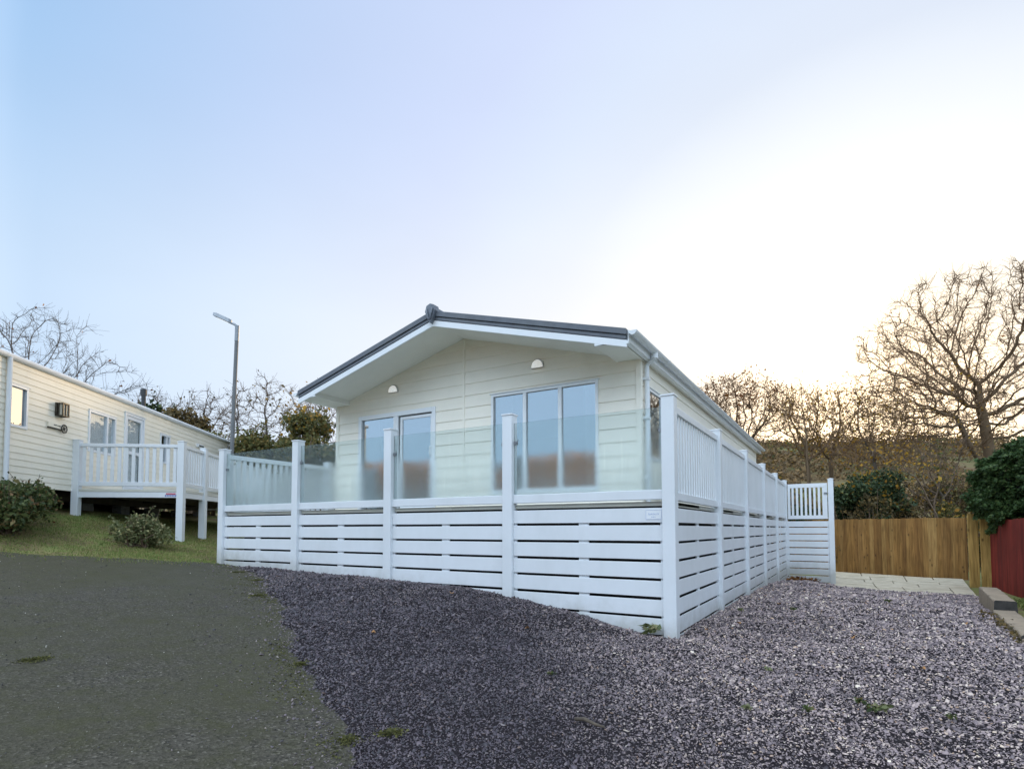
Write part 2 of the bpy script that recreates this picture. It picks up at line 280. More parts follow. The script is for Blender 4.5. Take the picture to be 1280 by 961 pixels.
# thin veil of cloud
nzc = N.new('ShaderNodeTexNoise'); nzc.inputs['Scale'].default_value = 1.6; nzc.inputs['Detail'].default_value = 4; mpc = N.new('ShaderNodeMapping'); mpc.inputs['Scale'].default_value = (1, 1, 2.5); L.new(nrm.outputs[0], mpc.inputs['Vector']); L.new(mpc.outputs['Vector'], nzc.inputs['Vector'])
mrc = N.new('ShaderNodeMapRange'); mrc.inputs['From Min'].default_value = .35; mrc.inputs['From Max'].default_value = .75; mrc.inputs['To Min'].default_value = .98; mrc.inputs['To Max'].default_value = 1.05; L.new(nzc.outputs['Fac'], mrc.inputs['Value'])
mul = N.new('ShaderNodeVectorMath'); mul.operation = 'SCALE'; L.new(mxh.outputs['Color'], mul.inputs[0]); L.new(mrc.outputs['Result'], mul.inputs['Scale'])
nis = N.new('ShaderNodeVectorMath'); nis.operation = 'SCALE'; nis.inputs['Scale'].default_value = .12; L.new(sky.outputs['Color'], nis.inputs[0])
mxs = N.new('ShaderNodeMixRGB'); mxs.inputs['Fac'].default_value = .06; L.new(mul.outputs[0], mxs.inputs['Color1']); L.new(nis.outputs[0], mxs.inputs['Color2'])
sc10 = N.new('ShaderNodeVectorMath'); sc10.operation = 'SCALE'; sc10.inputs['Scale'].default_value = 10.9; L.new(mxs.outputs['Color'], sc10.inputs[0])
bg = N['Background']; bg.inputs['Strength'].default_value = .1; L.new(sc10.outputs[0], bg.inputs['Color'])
sc.view_settings.view_transform = 'Standard'; sc.view_settings.look = 'None'; sc.view_settings.exposure = 0; sc.view_settings.gamma = 1
sc.render.engine = 'CYCLES'; sc.cycles.max_bounces = 10; sc.cycles.transparent_max_bounces = 16; sc.cycles.transmission_bounces = 8; sc.cycles.glossy_bounces = 4; sc.cycles.diffuse_bounces = 4
sc.cycles.caustics_reflective = False; sc.cycles.use_denoising = True; sc.cycles.sample_clamp_indirect = 6

# ------------------------------------------------------------------ terrain
RV = np.array([math.cos(YAW), math.sin(YAW)]); FV = np.array([-math.sin(YAW), math.cos(YAW)])
def ld(X, Y):
    a = X - CX; b = Y - CY; return a * RV[0] + b * RV[1], a * FV[0] + b * FV[1]
def wxy(l, d): return CX + l * RV[0] + d * FV[0], CY + l * RV[1] + d * FV[1]
CTRL = [(0,0,0.0),(-.453,0,.03),(-.941,0,.125),(-1.36,0,.235),(-2.1,0,.35),(-3.07,0,.405),(-4.18,0,.44),(-5.1,0,.49),(-6.21,0,.505),(-8.33,0,.605),
  (0,2.8,.005),(0,5.3,-.03),(0,7.4,-.055),(0,10.2,-.18),(0,12.5,-.33),(1.3,13,-.42),(4.2,10.3,-.3),(3.7,6,-.08),(3.4,2,0),(3.3,-2,-.05),(1.5,4,0),(1.5,0,-.02),(2,-4,-.08),
  (1.25,18.5,-.42),(5,16.6,-.36),(8,12,0),(8,4,.15),(-4,8,.15),(-8,8,.8),(-8.3,14,.7),(-2,20,-.3),(-8,22,.5)]
for l, d, z in [(0,0,-.1),(0,2.5,-.08),(-2.3,2.6,.12),(-4,5,.33),(-3.2,7.0,.34),(-6.5,9.6,.78),(-8.5,9.4,1.0),(-9.0,10,1.2),(-7.9,10.2,.97),(-7.1,12.2,.94),(-9.5,12.2,1.58),(-7.5,14,1.04),(-10.5,14,1.75),(-9.3,8,.95),(-12,8,1.5),(-14,12,2.0),(-8.4,17,1.2),(-12,20,1.9),(-8,5,.7),(-4,-2,.25),(4,-3,-.15),(-1.5,5,.12),(-.2,5.0,.06),(-18,16,2.4),(-10,0,.7),(-16,4,1.4)]:
    CTRL.append(wxy(l, d) + (z,))
CTRL = np.array(CTRL)
def _phi(r2): return .5 * r2 * np.log(r2 + 1e-9)
_n = len(CTRL); _K = _phi(((CTRL[:, None, :2] - CTRL[None, :, :2]) ** 2).sum(-1)) + np.eye(_n) * .15; _P = np.c_[np.ones(_n), CTRL[:, :2]]
WT = np.linalg.solve(np.block([[_K, _P], [_P.T, np.zeros((3, 3))]]), np.r_[CTRL[:, 2], 0, 0, 0])
def sstep(a, b, x):
    t = np.clip((x - a) / (b - a), 0, 1); return t * t * (3 - 2 * t)
def gz(X, Y):
    X = np.atleast_1d(np.asarray(X, float)); Y = np.atleast_1d(np.asarray(Y, float)); sh = X.shape; X = X.ravel(); Y = Y.ravel()
    out = np.zeros(len(X))
    for s in range(0, len(X), 50000):
        x = X[s:s + 50000]; y = Y[s:s + 50000]
        d2 = (x[:, None] - CTRL[None, :, 0]) ** 2 + (y[:, None] - CTRL[None, :, 1]) ** 2
        out[s:s + 50000] = _phi(d2) @ WT[:-3] + WT[-3] + WT[-2] * x + WT[-1] * y
    l, d = ld(X, Y); u = l / np.maximum(d, 8); rise = np.clip(d - 40, 0, None)
    k = .62 + .38 * sstep(-.35, .15, u)
    far = -.4 + 1.4 * sstep(-6, -16, l) + k * (34 * (1 - np.exp(-(rise / 95) ** 1.6)))
    far = np.where(d < 0, -.2 + 1.4 * sstep(-6, -16, l), far)
    w_ = sstep(14, 24, np.sqrt((l + 2) ** 2 + (d - 9) ** 2))
    return (out * (1 - w_) + far * w_).reshape(sh)
def gz1(x, y): return float(gz(x, y)[0])

def vnoise(X, Y, s, seed):
    """smooth value noise"""
    r = np.random.default_rng(seed); T = r.random((64, 64)); x = X / s; y = Y / s
    i = np.floor(x).astype(int); j = np.floor(y).astype(int); a = x - i; b = y - j; a = a * a * (3 - 2 * a); b = b * b * (3 - 2 * b)
    g = lambda p, q: T[p % 64, q % 64]
    return (g(i, j) * (1 - a) + g(i + 1, j) * a) * (1 - b) + (g(i, j + 1) * (1 - a) + g(i + 1, j + 1) * a) * b

def poly_sd(X, Y, poly):
    """signed distance, positive inside"""
    poly = np.array(poly, float); d = np.full(X.shape, 1e9); ins = np.zeros(X.shape, bool); n = len(poly)
    for i in range(n):
        a = poly[i]; b = poly[(i + 1) % n]; e = b - a
        t = np.clip(((X - a[0]) * e[0] + (Y - a[1]) * e[1]) / (e @ e), 0, 1)
        d = np.minimum(d, np.hypot(X - a[0] - t * e[0], Y - a[1] - t * e[1]))
        c = ((a[1] > Y) != (b[1] > Y)); xx = a[0] + (Y - a[1]) / (e[1] if abs(e[1]) > 1e-9 else 1e-9) * e[0]
        ins ^= c & (X < xx)
    return np.where(ins, d, -d)

SLATE = [(-8.5, .35), (-8.0, 0), (-6.23, -.75), (-4.18, -1.9), (-2.9, -2.7), (-2.12, -3.24), (-1.5, -3.63), (-1.0, -3.9), (-.7, -4.1), (.3, -5.1), (1.5, -6.5), (2.5, -8), (3.2, -8), (3.2, -1), (3.30, 2.2), (3.52, 4.4), (3.72, 6.9), (4.2, 10.3), (1.44, 9.75), (1.35, 13), (0, 13), (-.15, .35)]
ROAD = [(-8.5, .2), (-8.57, -.98), (-8.84, -1.6), (-9.47, -2.25), (-9.9, -2.75), (-13, -5.5), (-16, -9), (2.6, -9), (1.4, -5), (-.3, -2.8), (-3, -1), (-6, .2)]
fine = .11
xs = np.arange(-16.5, 9.01, fine); ys = np.arange(-9.5, 21.01, fine)
def grow_out(start, sign, lim):
    o = []; s = fine; p = start
    while abs(p) < lim: s *= 1.16; p += sign * s; o.append(p)
    return o
gx = np.array(grow_out(xs[0], -1, 420)[::-1] + list(xs) + grow_out(xs[-1], 1, 420)); gy = np.array(grow_out(ys[0], -1, 300)[::-1] + list(ys) + grow_out(ys[-1], 1, 420))
def grid_mesh(name, ax, ay, zfun, keep=None):
    X, Y = np.meshgrid(ax, ay, indexing='ij'); Z = zfun(X, Y); nx, ny = X.shape
    idx = np.arange(nx * ny).reshape(nx, ny)
    Q = np.stack([idx[:-1, :-1], idx[1:, :-1], idx[1:, 1:], idx[:-1, 1:]], -1)
    if keep is not None:
        k = keep(X, Y); k = k[:-1, :-1] | k[1:, :-1] | k[1:, 1:] | k[:-1, 1:]; Q = Q[k]
    else: Q = Q.reshape(-1, 4)
    V = np.stack([X.ravel(), Y.ravel(), Z.ravel()], -1)
    used = np.unique(Q); re = np.full(len(V), -1); re[used] = np.arange(len(used))
    me = np_mesh(name, V[used], re[Q]); me.polygons.foreach_set('use_smooth', [True] * len(me.polygons)); return me

def ground_material():
    m = bpy.data.materials.new('rough_grassland'); m.use_nodes = True; nt = m.node_tree; N = nt.nodes; L = nt.links; b = N['Principled BSDF']; b.inputs['Roughness'].default_value = .95; b.inputs['Specular IOR Level'].default_value = .1
    tc = N.new('ShaderNodeTexCoord')
    def noise(s, d=6):
        n = N.new('ShaderNodeTexNoise'); n.inputs['Scale'].default_value = s; n.inputs['Detail'].default_value = d; n.inputs['Roughness'].default_value = .65; L.new(tc.outputs['Object'], n.inputs['Vector']); return n.outputs['Fac']
    def ramp(f, stops):
        r = N.new('ShaderNodeValToRGB')
        while len(r.color_ramp.elements) < len(stops): r.color_ramp.elements.new(.5)
        for e, (p, c) in zip(r.color_ramp.elements, stops): e.position = p; e.color = c + (1,)
        L.new(f, r.inputs['Fac']); return r.outputs['Color']
    near = ramp(noise(1.6, 9), [(.3, (.13, .18, .05)), (.42, (.18, .21, .065)), (.52, (.22, .18, .08)), (.64, (.14, .10, .06))])
    far = ramp(noise(.09, 9), [(.3, (.12, .14, .055)), (.42, (.16, .15, .065)), (.52, (.17, .115, .06)), (.7, (.11, .08, .045))])
    sp = N.new('ShaderNodeVectorMath'); sp.operation = 'LENGTH'; L.new(tc.outputs['Object'], sp.inputs[0])
    mr = N.new('ShaderNodeMapRange'); mr.inputs['From Min'].default_value = 22; mr.inputs['From Max'].default_value = 40; L.new(sp.outputs['Value'], mr.inputs['Value'])
    mx = N.new('ShaderNodeMixRGB'); L.new(mr.outputs['Result'], mx.inputs['Fac']); L.new(near, mx.inputs['Color1']); L.new(far, mx.inputs['Color2']); L.new(mx.outputs['Color'], b.inputs['Base Color'])
    bp = N.new('ShaderNodeBump'); bp.inputs['Strength'].default_value = .7; bp.inputs['Distance'].default_value = .03; L.new(noise(24), bp.inputs['Height']); L.new(bp.outputs['Normal'], b.inputs['Normal'])
    return m
tag(link('ground', grid_mesh('ground', gx, gy, gz), ground_material()), kind='structure')

def tarmac_material():
    m = bpy.data.materials.new('old_tarmac'); m.use_nodes = True; nt = m.node_tree; N = nt.nodes; L = nt.links; b = N['Principled BSDF']; b.inputs['Specular IOR Level'].default_value = .1
    tc = N.new('ShaderNodeTexCoord')
    def noise(s, d=6, r=.6):
        n = N.new('ShaderNodeTexNoise'); n.inputs['Scale'].default_value = s; n.inputs['Detail'].default_value = d; n.inputs['Roughness'].default_value = r; L.new(tc.outputs['Object'], n.inputs['Vector']); return n.outputs['Fac']
    def mr(f, a, b_, c=0., d=1.):
        n = N.new('ShaderNodeMapRange'); n.inputs['From Min'].default_value = a; n.inputs['From Max'].default_value = b_; n.inputs['To Min'].default_value = c; n.inputs['To Max'].default_value = d; L.new(f, n.inputs['Value']); return n.outputs['Result']
    def mix(f, a, c, bt='MIX'):
        n = N.new('ShaderNodeMixRGB'); n.blend_type = bt
        if isinstance(f, float): n.inputs['Fac'].default_value = f
        else: L.new(f, n.inputs['Fac'])
        for s, v in (('Color1', a), ('Color2', c)):
            if isinstance(v, tuple): n.inputs[s].default_value = v + (1,)
            else: L.new(v, n.inputs[s])
        return n.outputs['Color']
    vo = N.new('ShaderNodeTexVoronoi'); vo.inputs['Scale'].default_value = 75; L.new(tc.outputs['Object'], vo.inputs['Vector'])
    sepc = N.new('ShaderNodeSeparateColor'); L.new(vo.outputs['Color'], sepc.inputs[0])
    stone = N.new('ShaderNodeValToRGB'); cr = stone.color_ramp; cr.elements.new(.55); cr.elements.new(.9)
    for e, (p, c) in zip(cr.elements, [(0, (.036, .032, .025)), (.45, (.072, .063, .049)), (.9, (.100, .088, .068)), (1, (.17, .15, .12))]): e.position = p; e.color = c + (1,)
    L.new(sepc.outputs[0], stone.inputs['Fac'])
    c = mix(mr(noise(.55, 5), .36, .62, 0, .85), stone.outputs['Color'], (.072, .066, .040))     # mossy film
    c = mix(mr(noise(5.5, 8, .75), .46, .72, 0, .55), c, (.060, .060, .020))
    c = mix(mr(noise(.33, 3), .5, .75, 0, .25), c, (.090, .084, .072))     # worn grey patches
    c = mix(mr(noise(140, 3, .7), .35, .75, 0, .75), (.018, .018, .015), c) if False else c
    grain = mr(noise(160, 3, .7), .3, .7, .68, 1.28)
    g2 = N.new('ShaderNodeVectorMath'); g2.operation = 'SCALE'; L.new(c, g2.inputs[0]); L.new(grain, g2.inputs['Scale'])
    L.new(g2.outputs[0], b.inputs['Base Color'])
    L.new(mr(noise(3), .3, .7, .75, .95), b.inputs['Roughness'])
    bp = N.new('ShaderNodeBump'); bp.inputs['Strength'].default_value = .5; bp.inputs['Distance'].default_value = .006; L.new(vo.outputs['Distance'], bp.inputs['Height'])
    bp2 = N.new('ShaderNodeBump'); bp2.inputs['Strength'].default_value = .35; bp2.inputs['Distance'].default_value = .02; L.new(noise(9, 8, .75), bp2.inputs['Height']); L.new(bp.outputs['Normal'], bp2.inputs['Normal'])
    L.new(bp2.outputs['Normal'], b.inputs['Normal']); return m
def rag(X, Y, s): return (vnoise(X, Y, .55, s) - .5) * .20 + (vnoise(X, Y, .17, s + 1) - .5) * .10
def road_z(X, Y):
    sd = poly_sd(X, Y, ROAD) + rag(X, Y, 3) * 1.3
    return gz(X, Y) + .018 * np.clip(sd / .12, -1.2, 1) + .012 * (vnoise(X, Y, 1.3, 5) - .5)
def slate_sd(X, Y): return poly_sd(X, Y, SLATE) + rag(X, Y, 11) * np.where(X < 1, 1.0, .3)
def slate_z(X, Y):
    sd = slate_sd(X, Y)
    return gz(X, Y) + .034 * np.clip(sd / .14, -1.3, 1) + sstep(.0, .8, sd) * (.07 * vnoise(X, Y, .9, 21) + .03 * vnoise(X, Y, .3, 22))
tag(link('road', grid_mesh('road', xs, ys, road_z, lambda X, Y: poly_sd(X, Y, ROAD) > -.45), tarmac_material()), kind='structure')
M['slate_base'] = mat('slate_fines_gap_shade', (.016, .013, .014), (.036, .030, .032), scale=30, spec=.04, rough=1, bump=.8, bscale=60)  # base darkened to paint the shade in the gaps between flakes
tag(link('gravel', grid_mesh('gravel', xs, ys, slate_z, lambda X, Y: slate_sd(X, Y) > -.3), M['slate_base']), kind='structure')

# loose slate chippings: flat angular flakes, one uncountable mass
def chips(n, xr, yr, ok, zf, smin, sgrow, seed, flat=.30, tilt=.45):
    r = np.random.default_rng(seed)
    X = r.uniform(*xr, n); Y = r.uniform(*yr, n); l, d = ld(X, Y); dist = np.hypot(l, d)
    s = smin + sgrow * dist
    keep = ok(X, Y) & (r.random(n) < (np.min(s) / s) ** 2) & (d > .8)
    X, Y, s, dist = X[keep], Y[keep], s[keep], dist[keep]; n = len(X); Z = zf(X, Y)
    a = r.uniform(0, 2 * np.pi, n); L_ = s * r.lognormal(0, .35, n); W_ = L_ * r.uniform(.4, .85, n); T = L_ * flat * r.uniform(.5, 1.3, n)
    k = 4; ang = np.linspace(0, 2 * np.pi, k, endpoint=False)[None] + r.uniform(-.45, .45, (n, k)); rad = r.uniform(.75, 1.2, (n, k))
    px = np.cos(ang) * rad * L_[:, None] * .5; py = np.sin(ang) * rad * W_[:, None] * .5
    top = np.stack([px * .86, py * .86, np.repeat(T[:, None], k, 1)], -1); bot = np.stack([px, py, np.zeros_like(px)], -1)
    P = np.concatenate([top, bot], 1)                                   # n,10,3
    tx = r.normal(0, tilt, n); ty = r.normal(0, tilt, n)
    Zc = P[..., 2] + P[..., 0] * np.tan(np.clip(tx, -1, 1))[:, None] + P[..., 1] * np.tan(np.clip(ty, -1, 1))[:, None]
    ca, sa = np.cos(a)[:, None], np.sin(a)[:, None]
    V = np.stack([P[..., 0] * ca - P[..., 1] * sa + X[:, None], P[..., 0] * sa + P[..., 1] * ca + Y[:, None], Zc + (Z + r.uniform(-.25, .35, n) * s)[:, None]], -1)
    base = np.arange(n)[:, None] * 8
    tris = np.array([(0, 1, 2), (0, 2, 3)]); sides = []
    for i in range(k): j = (i + 1) % k; sides += [(i, i + 4, j + 4), (i, j + 4, j)]
    F = np.concatenate([tris, np.array(sides)]); Q = (base[:, :, None] + F[None]).reshape(-1, 3)
    return V.reshape(-1, 3), Q, X, Y
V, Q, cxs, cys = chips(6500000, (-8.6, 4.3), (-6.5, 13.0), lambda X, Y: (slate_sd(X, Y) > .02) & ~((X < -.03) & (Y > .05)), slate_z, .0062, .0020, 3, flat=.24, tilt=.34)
tone = np.repeat(np.clip(sstep(-1.6, 1.3, cxs + .45 * (cys + 1.5)) + .5 * (vnoise(cxs, cys, 1.1, 8) - .5) + .25 * (vnoise(cxs, cys, .35, 9) - .5), 0, 1), 8)  # brighter lighting of the drive painted into flake tone, plus random patches
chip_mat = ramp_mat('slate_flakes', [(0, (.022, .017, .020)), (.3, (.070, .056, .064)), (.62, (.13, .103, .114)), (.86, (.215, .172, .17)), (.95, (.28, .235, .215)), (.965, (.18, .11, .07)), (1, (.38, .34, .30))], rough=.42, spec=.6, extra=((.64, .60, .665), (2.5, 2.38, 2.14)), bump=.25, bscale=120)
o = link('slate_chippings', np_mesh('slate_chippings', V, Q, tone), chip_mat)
tag(o, 'loose purple grey slate chippings spread over the bank and the drive', 'slate chippings', kind='stuff')
print('chips', len(cxs))
# stray chippings kicked onto the tarmac, and a broken strip of moss along the edge
V, Q, sxs, sys_ = chips(500000, (-8.6, 1.0), (-6.5, .2), lambda X, Y: (slate_sd(X, Y) <= .02) & (poly_sd(X, Y, ROAD) > .05) & (np.random.default_rng(6).random(len(X)) < .55 * np.exp(np.minimum(slate_sd(X, Y), 0) / .16)), road_z, .0062, .0020, 13, flat=.26, tilt=.3)
o = link('slate_chippings', np_mesh('stray_chippings', V, Q, np.full(len(V), .15)), chip_mat); tag(o, 'stray slate chippings kicked onto the edge of the tarmac', 'slate chippings', kind='stuff')
r_ = np.random.default_rng(44); X = r_.uniform(-8.6, 1, 400000); Y = r_.uniform(-6.5, .2, 400000); sd = slate_sd(X, Y); keep = (sd < .12) & (sd > -.75) & (r_.random(400000) < .5 * np.exp(-np.abs(sd + .05) / .11) * np.clip((vnoise(X, Y, .33, 45) - .42) * 3, 0, 1)) ; X, Y = X[keep], Y[keep]
moss_edge = np.stack([X, Y, np.maximum(road_z(X, Y), slate_z(X, Y)) + r_.uniform(.001, .007, len(X))], -1)
# grit and pebbles lying loose on the tarmac
V, Q, gxs, gys = chips(26000, (-12, 1), (-7, .2), lambda X, Y: (poly_sd(X, Y, ROAD) > .1) & (slate_sd(X, Y) < .05), road_z, .004, .0009, 5, flat=.5, tilt=.3)
o = link('grit', np_mesh('grit', V, Q), ramp_mat('road_grit', [(0, (.05, .047, .04)), (.5, (.095, .088, .075)), (.9, (.17, .155, .13)), (1, (.45, .42, .35))], rough=.8))
tag(o, 'loose grit and small stones strewn over the old tarmac', 'grit', kind='stuff')

# grass verge between the road and the caravan
def blades(n, xr, yr, dens, zf, h0, h1, seed):
    r = np.random.default_rng(seed); X = r.uniform(*xr, n); Y = r.uniform(*yr, n)
    keep = r.random(n) < dens(X, Y); X, Y = X[keep], Y[keep]; n = len(X); Z = zf(X, Y)
    a = r.uniform(0, 2 * np.pi, n); h = r.uniform(h0, h1, n); w_ = h * .12 + .004; lean = r.normal(0, .6, (n, 2)) * h[:, None]
    dx, dy = np.cos(a) * w_, np.sin(a) * w_
    V = np.stack([np.stack([X - dx, Y - dy, Z - .01], -1), np.stack([X + dx, Y + dy, Z - .01], -1), np.stack([X + lean[:, 0], Y + lean[:, 1], Z + h], -1)], 1)
    return V.reshape(-1, 3), np.arange(n * 3).reshape(-1, 3)
def verge(X, Y):
    sd = poly_sd(X, Y, ROAD) + rag(X, Y, 3) * 1.3; l, d = ld(X, Y)
    c = (X + 10.188) * .797 * -1 + (Y + 4.042) * -.605            # distance in under the caravan
    patch = vnoise(X, Y, .7, 40) * 1.2 + .4 * vnoise(X, Y, .25, 41)
    return np.where((sd < .9) & (c < .1), np.clip(1.4 - patch * .8, .2, 1) * np.where(sd > -.05, .45 * np.clip(1 - sd / .9, 0, 1) ** 2.2, 1), 0) * (l < -4.5)
V, Q = blades(260000, (-16, -7.8), (-5, 6.5), verge, lambda X, Y: np.maximum(gz(X, Y), np.where(poly_sd(X, Y, ROAD) > -.2, road_z(X, Y), -9)), .010, .038, 31)
grass_mat = ramp_mat('verge_grass', [(0, (.10, .135, .04)), (.4, (.17, .22, .065)), (.72, (.24, .29, .085)), (.88, (.31, .27, .11)), (1, (.34, .24, .13))], rough=.7, spec=.15, transl=.3)
o = link('grass', np_mesh('grass', V, Q), grass_mat); tag(o, 'short mossy grass on the verge below the caravan', 'grass', kind='stuff')
V, Q = blades(30000, (3.7, 6.5), (-2, 9), lambda X, Y: np.where((poly_sd(X, Y, [(3.75, -2), (3.78, 2.2), (3.95, 4.4), (4.3, 8.4), (4.7, 9), (4.7, -2)]) > 0), .9, 0), gz, .03, .09, 32)
o = link('grass', np_mesh('grass_strip', V, Q), grass_mat); tag(o, 'narrow strip of grass between the sleepers and the red fence', 'grass', kind='stuff')

# pale stone patio at the end of the drive: slabs over a joint bed
PA = [(1.42, 9.75), (4.15, 10.25), (4.75, 16.4), (1.0, 18.6)]
def pat(u, v):
    a = np.array(PA); p = a[0] * (1 - u) * (1 - v) + a[1] * u * (1 - v) + a[2] * u * v + a[3] * (1 - u) * v
    return p[0], p[1]
b1 = MB()
for i in range(8):
    for j in range(10):
        q = [pat((i + .001) / 8, j / 10), pat((i + 1) / 8, j / 10), pat((i + 1) / 8, (j + 1) / 10), pat(i / 8, (j + 1) / 10)]
        b1.add([(x, y, gz1(x, y) + .02) for x, y in q], [(0, 1, 2, 3)])
b2 = MB(); rr = random.Random(4); v0 = 0
for vi, dv in enumerate([.10, .16, .13, .17, .12, .16, .16]):
    u0 = 0
    while u0 < .999:
        du = rr.choice([.2, .27, .33, .22]); u1 = min(1, u0 + du)
        if 1 - u1 < .1: u1 = 1
        g = .004; q = [pat(u0 + g, v0 + g), pat(u1 - g, v0 + g), pat(u1 - g, v0 + dv - g), pat(u0 + g, v0 + dv - g)]
        t = rr.uniform(.045, .06)
        b2.add([(x, y, gz1(x, y) - .03) for x, y in q] + [(x, y, gz1(x, y) + t) for x, y in q], [(4, 5, 6, 7), (0, 1, 5, 4), (1, 2, 6, 5), (2, 3, 7, 6), (3, 0, 4, 7)]); u0 = u1
    v0 += dv
tag(b1.build('patio_bed', M['joint']), kind='structure'); tag(b2.build('patio', M['slab'], bevel=.006), kind='structure')

# ------------------------------------------------------------------ lodge
def inv(o, p): o.matrix_parent_inverse = Matrix.Translation(-Vector(p.location)); return o
XM, XL, XR, WY = -4.18, -7.42, -.94, 1.9
lodge = empty('lodge', 'cream clad holiday lodge with a dark gabled roof behind the white deck', 'lodge', (XM, WY, .3))
SL = .274; APEX = 4.884
def roof_top(x): return APEX - SL * abs(x - XM)
def cut(lo, hi, holes):
    seg = [(lo, hi)]
    for a, b in holes: seg = [s for (p, q) in seg for s in ((p, min(q, a)), (max(p, b), q)) if s[1] - s[0] > .002]
    return seg
def siding(mb, lo, hi, z0, z1, pitch, holes, front, prot=.014, limit=None):
    """lapped boards; holes: (a,b,za,zb); front(t,y,z) maps to 3D with y the stand-off"""
    z = z0
    while z < z1 - .001:
        zt = min(z + pitch, z1); br = sorted({z, zt} | {c for h in holes for c in h[2:] if z < c < zt} | ({z + pitch / 3, z + 2 * pitch / 3} if limit and z + pitch < z1 + pitch else set()))
        for a, b in zip(br[:-1], br[1:]):
            if b - a < .001: continue
            la, ha = lo, hi
            if limit:
                la, ha = limit(a)
                if ha - la < .02: continue
            ya = prot * (1 - (a - z) / pitch) + .002; yb = prot * (1 - (b - z) / pitch) + .002
            for p, q in cut(la, ha, [(h[0], h[1]) for h in holes if h[2] < b - .0005 and h[3] > a + .0005]):
                mb.add([front(p, ya, a), front(q, ya, a), front(q, yb, b), front(p, yb, b), front(p, -.08, a), front(q, -.08, a), front(q, -.08, b), front(p, -.08, b)],
                       [(0, 1, 2, 3), (0, 4, 5, 1), (0, 3, 7, 4), (1, 5, 6, 2), (4, 7, 6, 5), (3, 2, 6, 7)])
        z = zt
DOOR = (-6.77, -4.82, 1.56, 3.51); WIN = (-3.58, -1.61, 1.87, 3.58)
PITCH = .212
wf = MB(); siding(wf, XL, XR, 1.30, 4.70, PITCH, [DOOR, WIN], lambda t, y, z: (t, WY - y, z), limit=lambda z: (max(XL, XM - (4.69 - z) / SL), min(XR, XM + (4.69 - z) / SL)))
wall = inv(wf.build('wall', M['cream'], lodge), lodge); wall['label'] = 'cream boarded gable end wall'
MB().box((XM - .025, WY - .022, 1.56), (XM + .025, WY, 4.66)).build('joint_strip', M['cream'], wall, bevel=.004)
for ta, tb_ in ((XL - .02, XL + .06), (XR - .06, XR + .022)): MB().box((ta, WY - .024, 1.3), (tb_, WY + .06, 3.80)).build('corner_trim', M['cream'], wall, bevel=.004)
SW = (2.25, 2.95, 2.33, 3.44)
ws = MB(); siding(ws, WY + .06, 14.1, 1.30, 3.80, PITCH, [SW], lambda t, y, z: (XR + y, t, z))
o = inv(ws.build('wall', M['cream'], lodge), lodge); o['label'] = 'long cream side wall along the railing'
wl = MB(); siding(wl, WY + .06, 14.1, 1.30, 3.80, PITCH, [], lambda t, y, z: (XL - y, t, z)); o = inv(wl.build('wall', M['cream'], lodge), lodge); o['label'] = 'far side wall of the lodge'
wb = MB().prism([(XL, 1.3), (XR, 1.3), (XR, 3.8), (XM, 4.68), (XL, 3.8)], 1, 14.1, 14.2); o = inv(wb.build('wall', M['cream'], lodge), lodge); o['label'] = 'rear gable wall'
# interior shell
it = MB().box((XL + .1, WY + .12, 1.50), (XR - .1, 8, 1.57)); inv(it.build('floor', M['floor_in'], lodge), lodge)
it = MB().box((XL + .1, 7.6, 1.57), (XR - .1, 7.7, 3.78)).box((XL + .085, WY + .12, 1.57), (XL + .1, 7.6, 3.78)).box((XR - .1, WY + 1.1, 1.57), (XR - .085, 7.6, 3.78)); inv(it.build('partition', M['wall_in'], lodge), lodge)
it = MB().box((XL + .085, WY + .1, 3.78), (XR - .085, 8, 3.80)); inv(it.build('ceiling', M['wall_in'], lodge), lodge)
# roof
EX = 3.35; RY0, RY1 = 1.0, 14.45
def roof_band(t0, t1, y0, y1, ex0=EX):
    return [(XM - ex0, APEX - SL * ex0 - t0), (XM, APEX - t0), (XM + ex0, APEX - SL * ex0 - t0), (XM + ex0, APEX - SL * ex0 - t1), (XM, APEX - t1), (XM - ex0, APEX - SL * ex0 - t1)]
rb = MB()
def band(mb, t0, t1, y0, y1, e0=0.0):
    ex = EX - e0
    for sgn in (-1, 1):
        q = [(XM, APEX - t0), (XM + sgn * ex, APEX - SL * ex - t0), (XM + sgn * ex, APEX - SL * ex - t1), (XM, APEX - t1)]
        mb.prism(q, 1, y0, y1)
band(rb, .012, .155, RY0 + .02, RY1)
roof = inv(rb.build('roof', M['tile'], lodge, bevel=.004), lodge)
vb = MB(); band(vb, 0, .088, RY0 - .025, RY0 + .10); band(vb, .096, .150, RY0 - .008, RY0 + .10, .01)
vb.build('verge_trim', M['tile'], roof, bevel=.006)
rc = MB().tube([(XM, RY0 + .05, APEX + .0), (XM, RY1, APEX + .0)], .075, 12); rc.build('ridge_tile', M['tile'], roof, smooth=True)
# faceted end cap on the ridge with two raised ribs
cap = MB().prism([(XM - .105, APEX - .02), (XM - .075, APEX + .075), (XM, APEX + .105), (XM + .075, APEX + .075), (XM + .105, APEX - .02), (XM + .06, APEX - .13), (XM, APEX - .225), (XM - .06, APEX - .13)], 1, RY0 - .075, RY0 + .06)
cp = cap.build('ridge_cap', M['tile_cap'], roof, bevel=.012)
for sx in (-1, 1):
    MBc = MB().tube([(XM + sx * .062, RY0 - .08, APEX + .02), (XM + sx * .045, RY0 - .092, APEX - .06), (XM + sx * .012, RY0 - .088, APEX - .17)], [.016, .018, .012], 8)
    v_ = cp.data  # ribs share the cap's mesh
    bmv = MBc
    me = bpy.data.meshes.new('ridge_cap_rib'); me.from_pydata(bmv.v, [], bmv.f); 
    import bmesh
    bm = bmesh.new(); bm.from_mesh(cp.data); bm.from_mesh(me); bm.to_mesh(cp.data); bm.free(); bpy.data.meshes.remove(me)
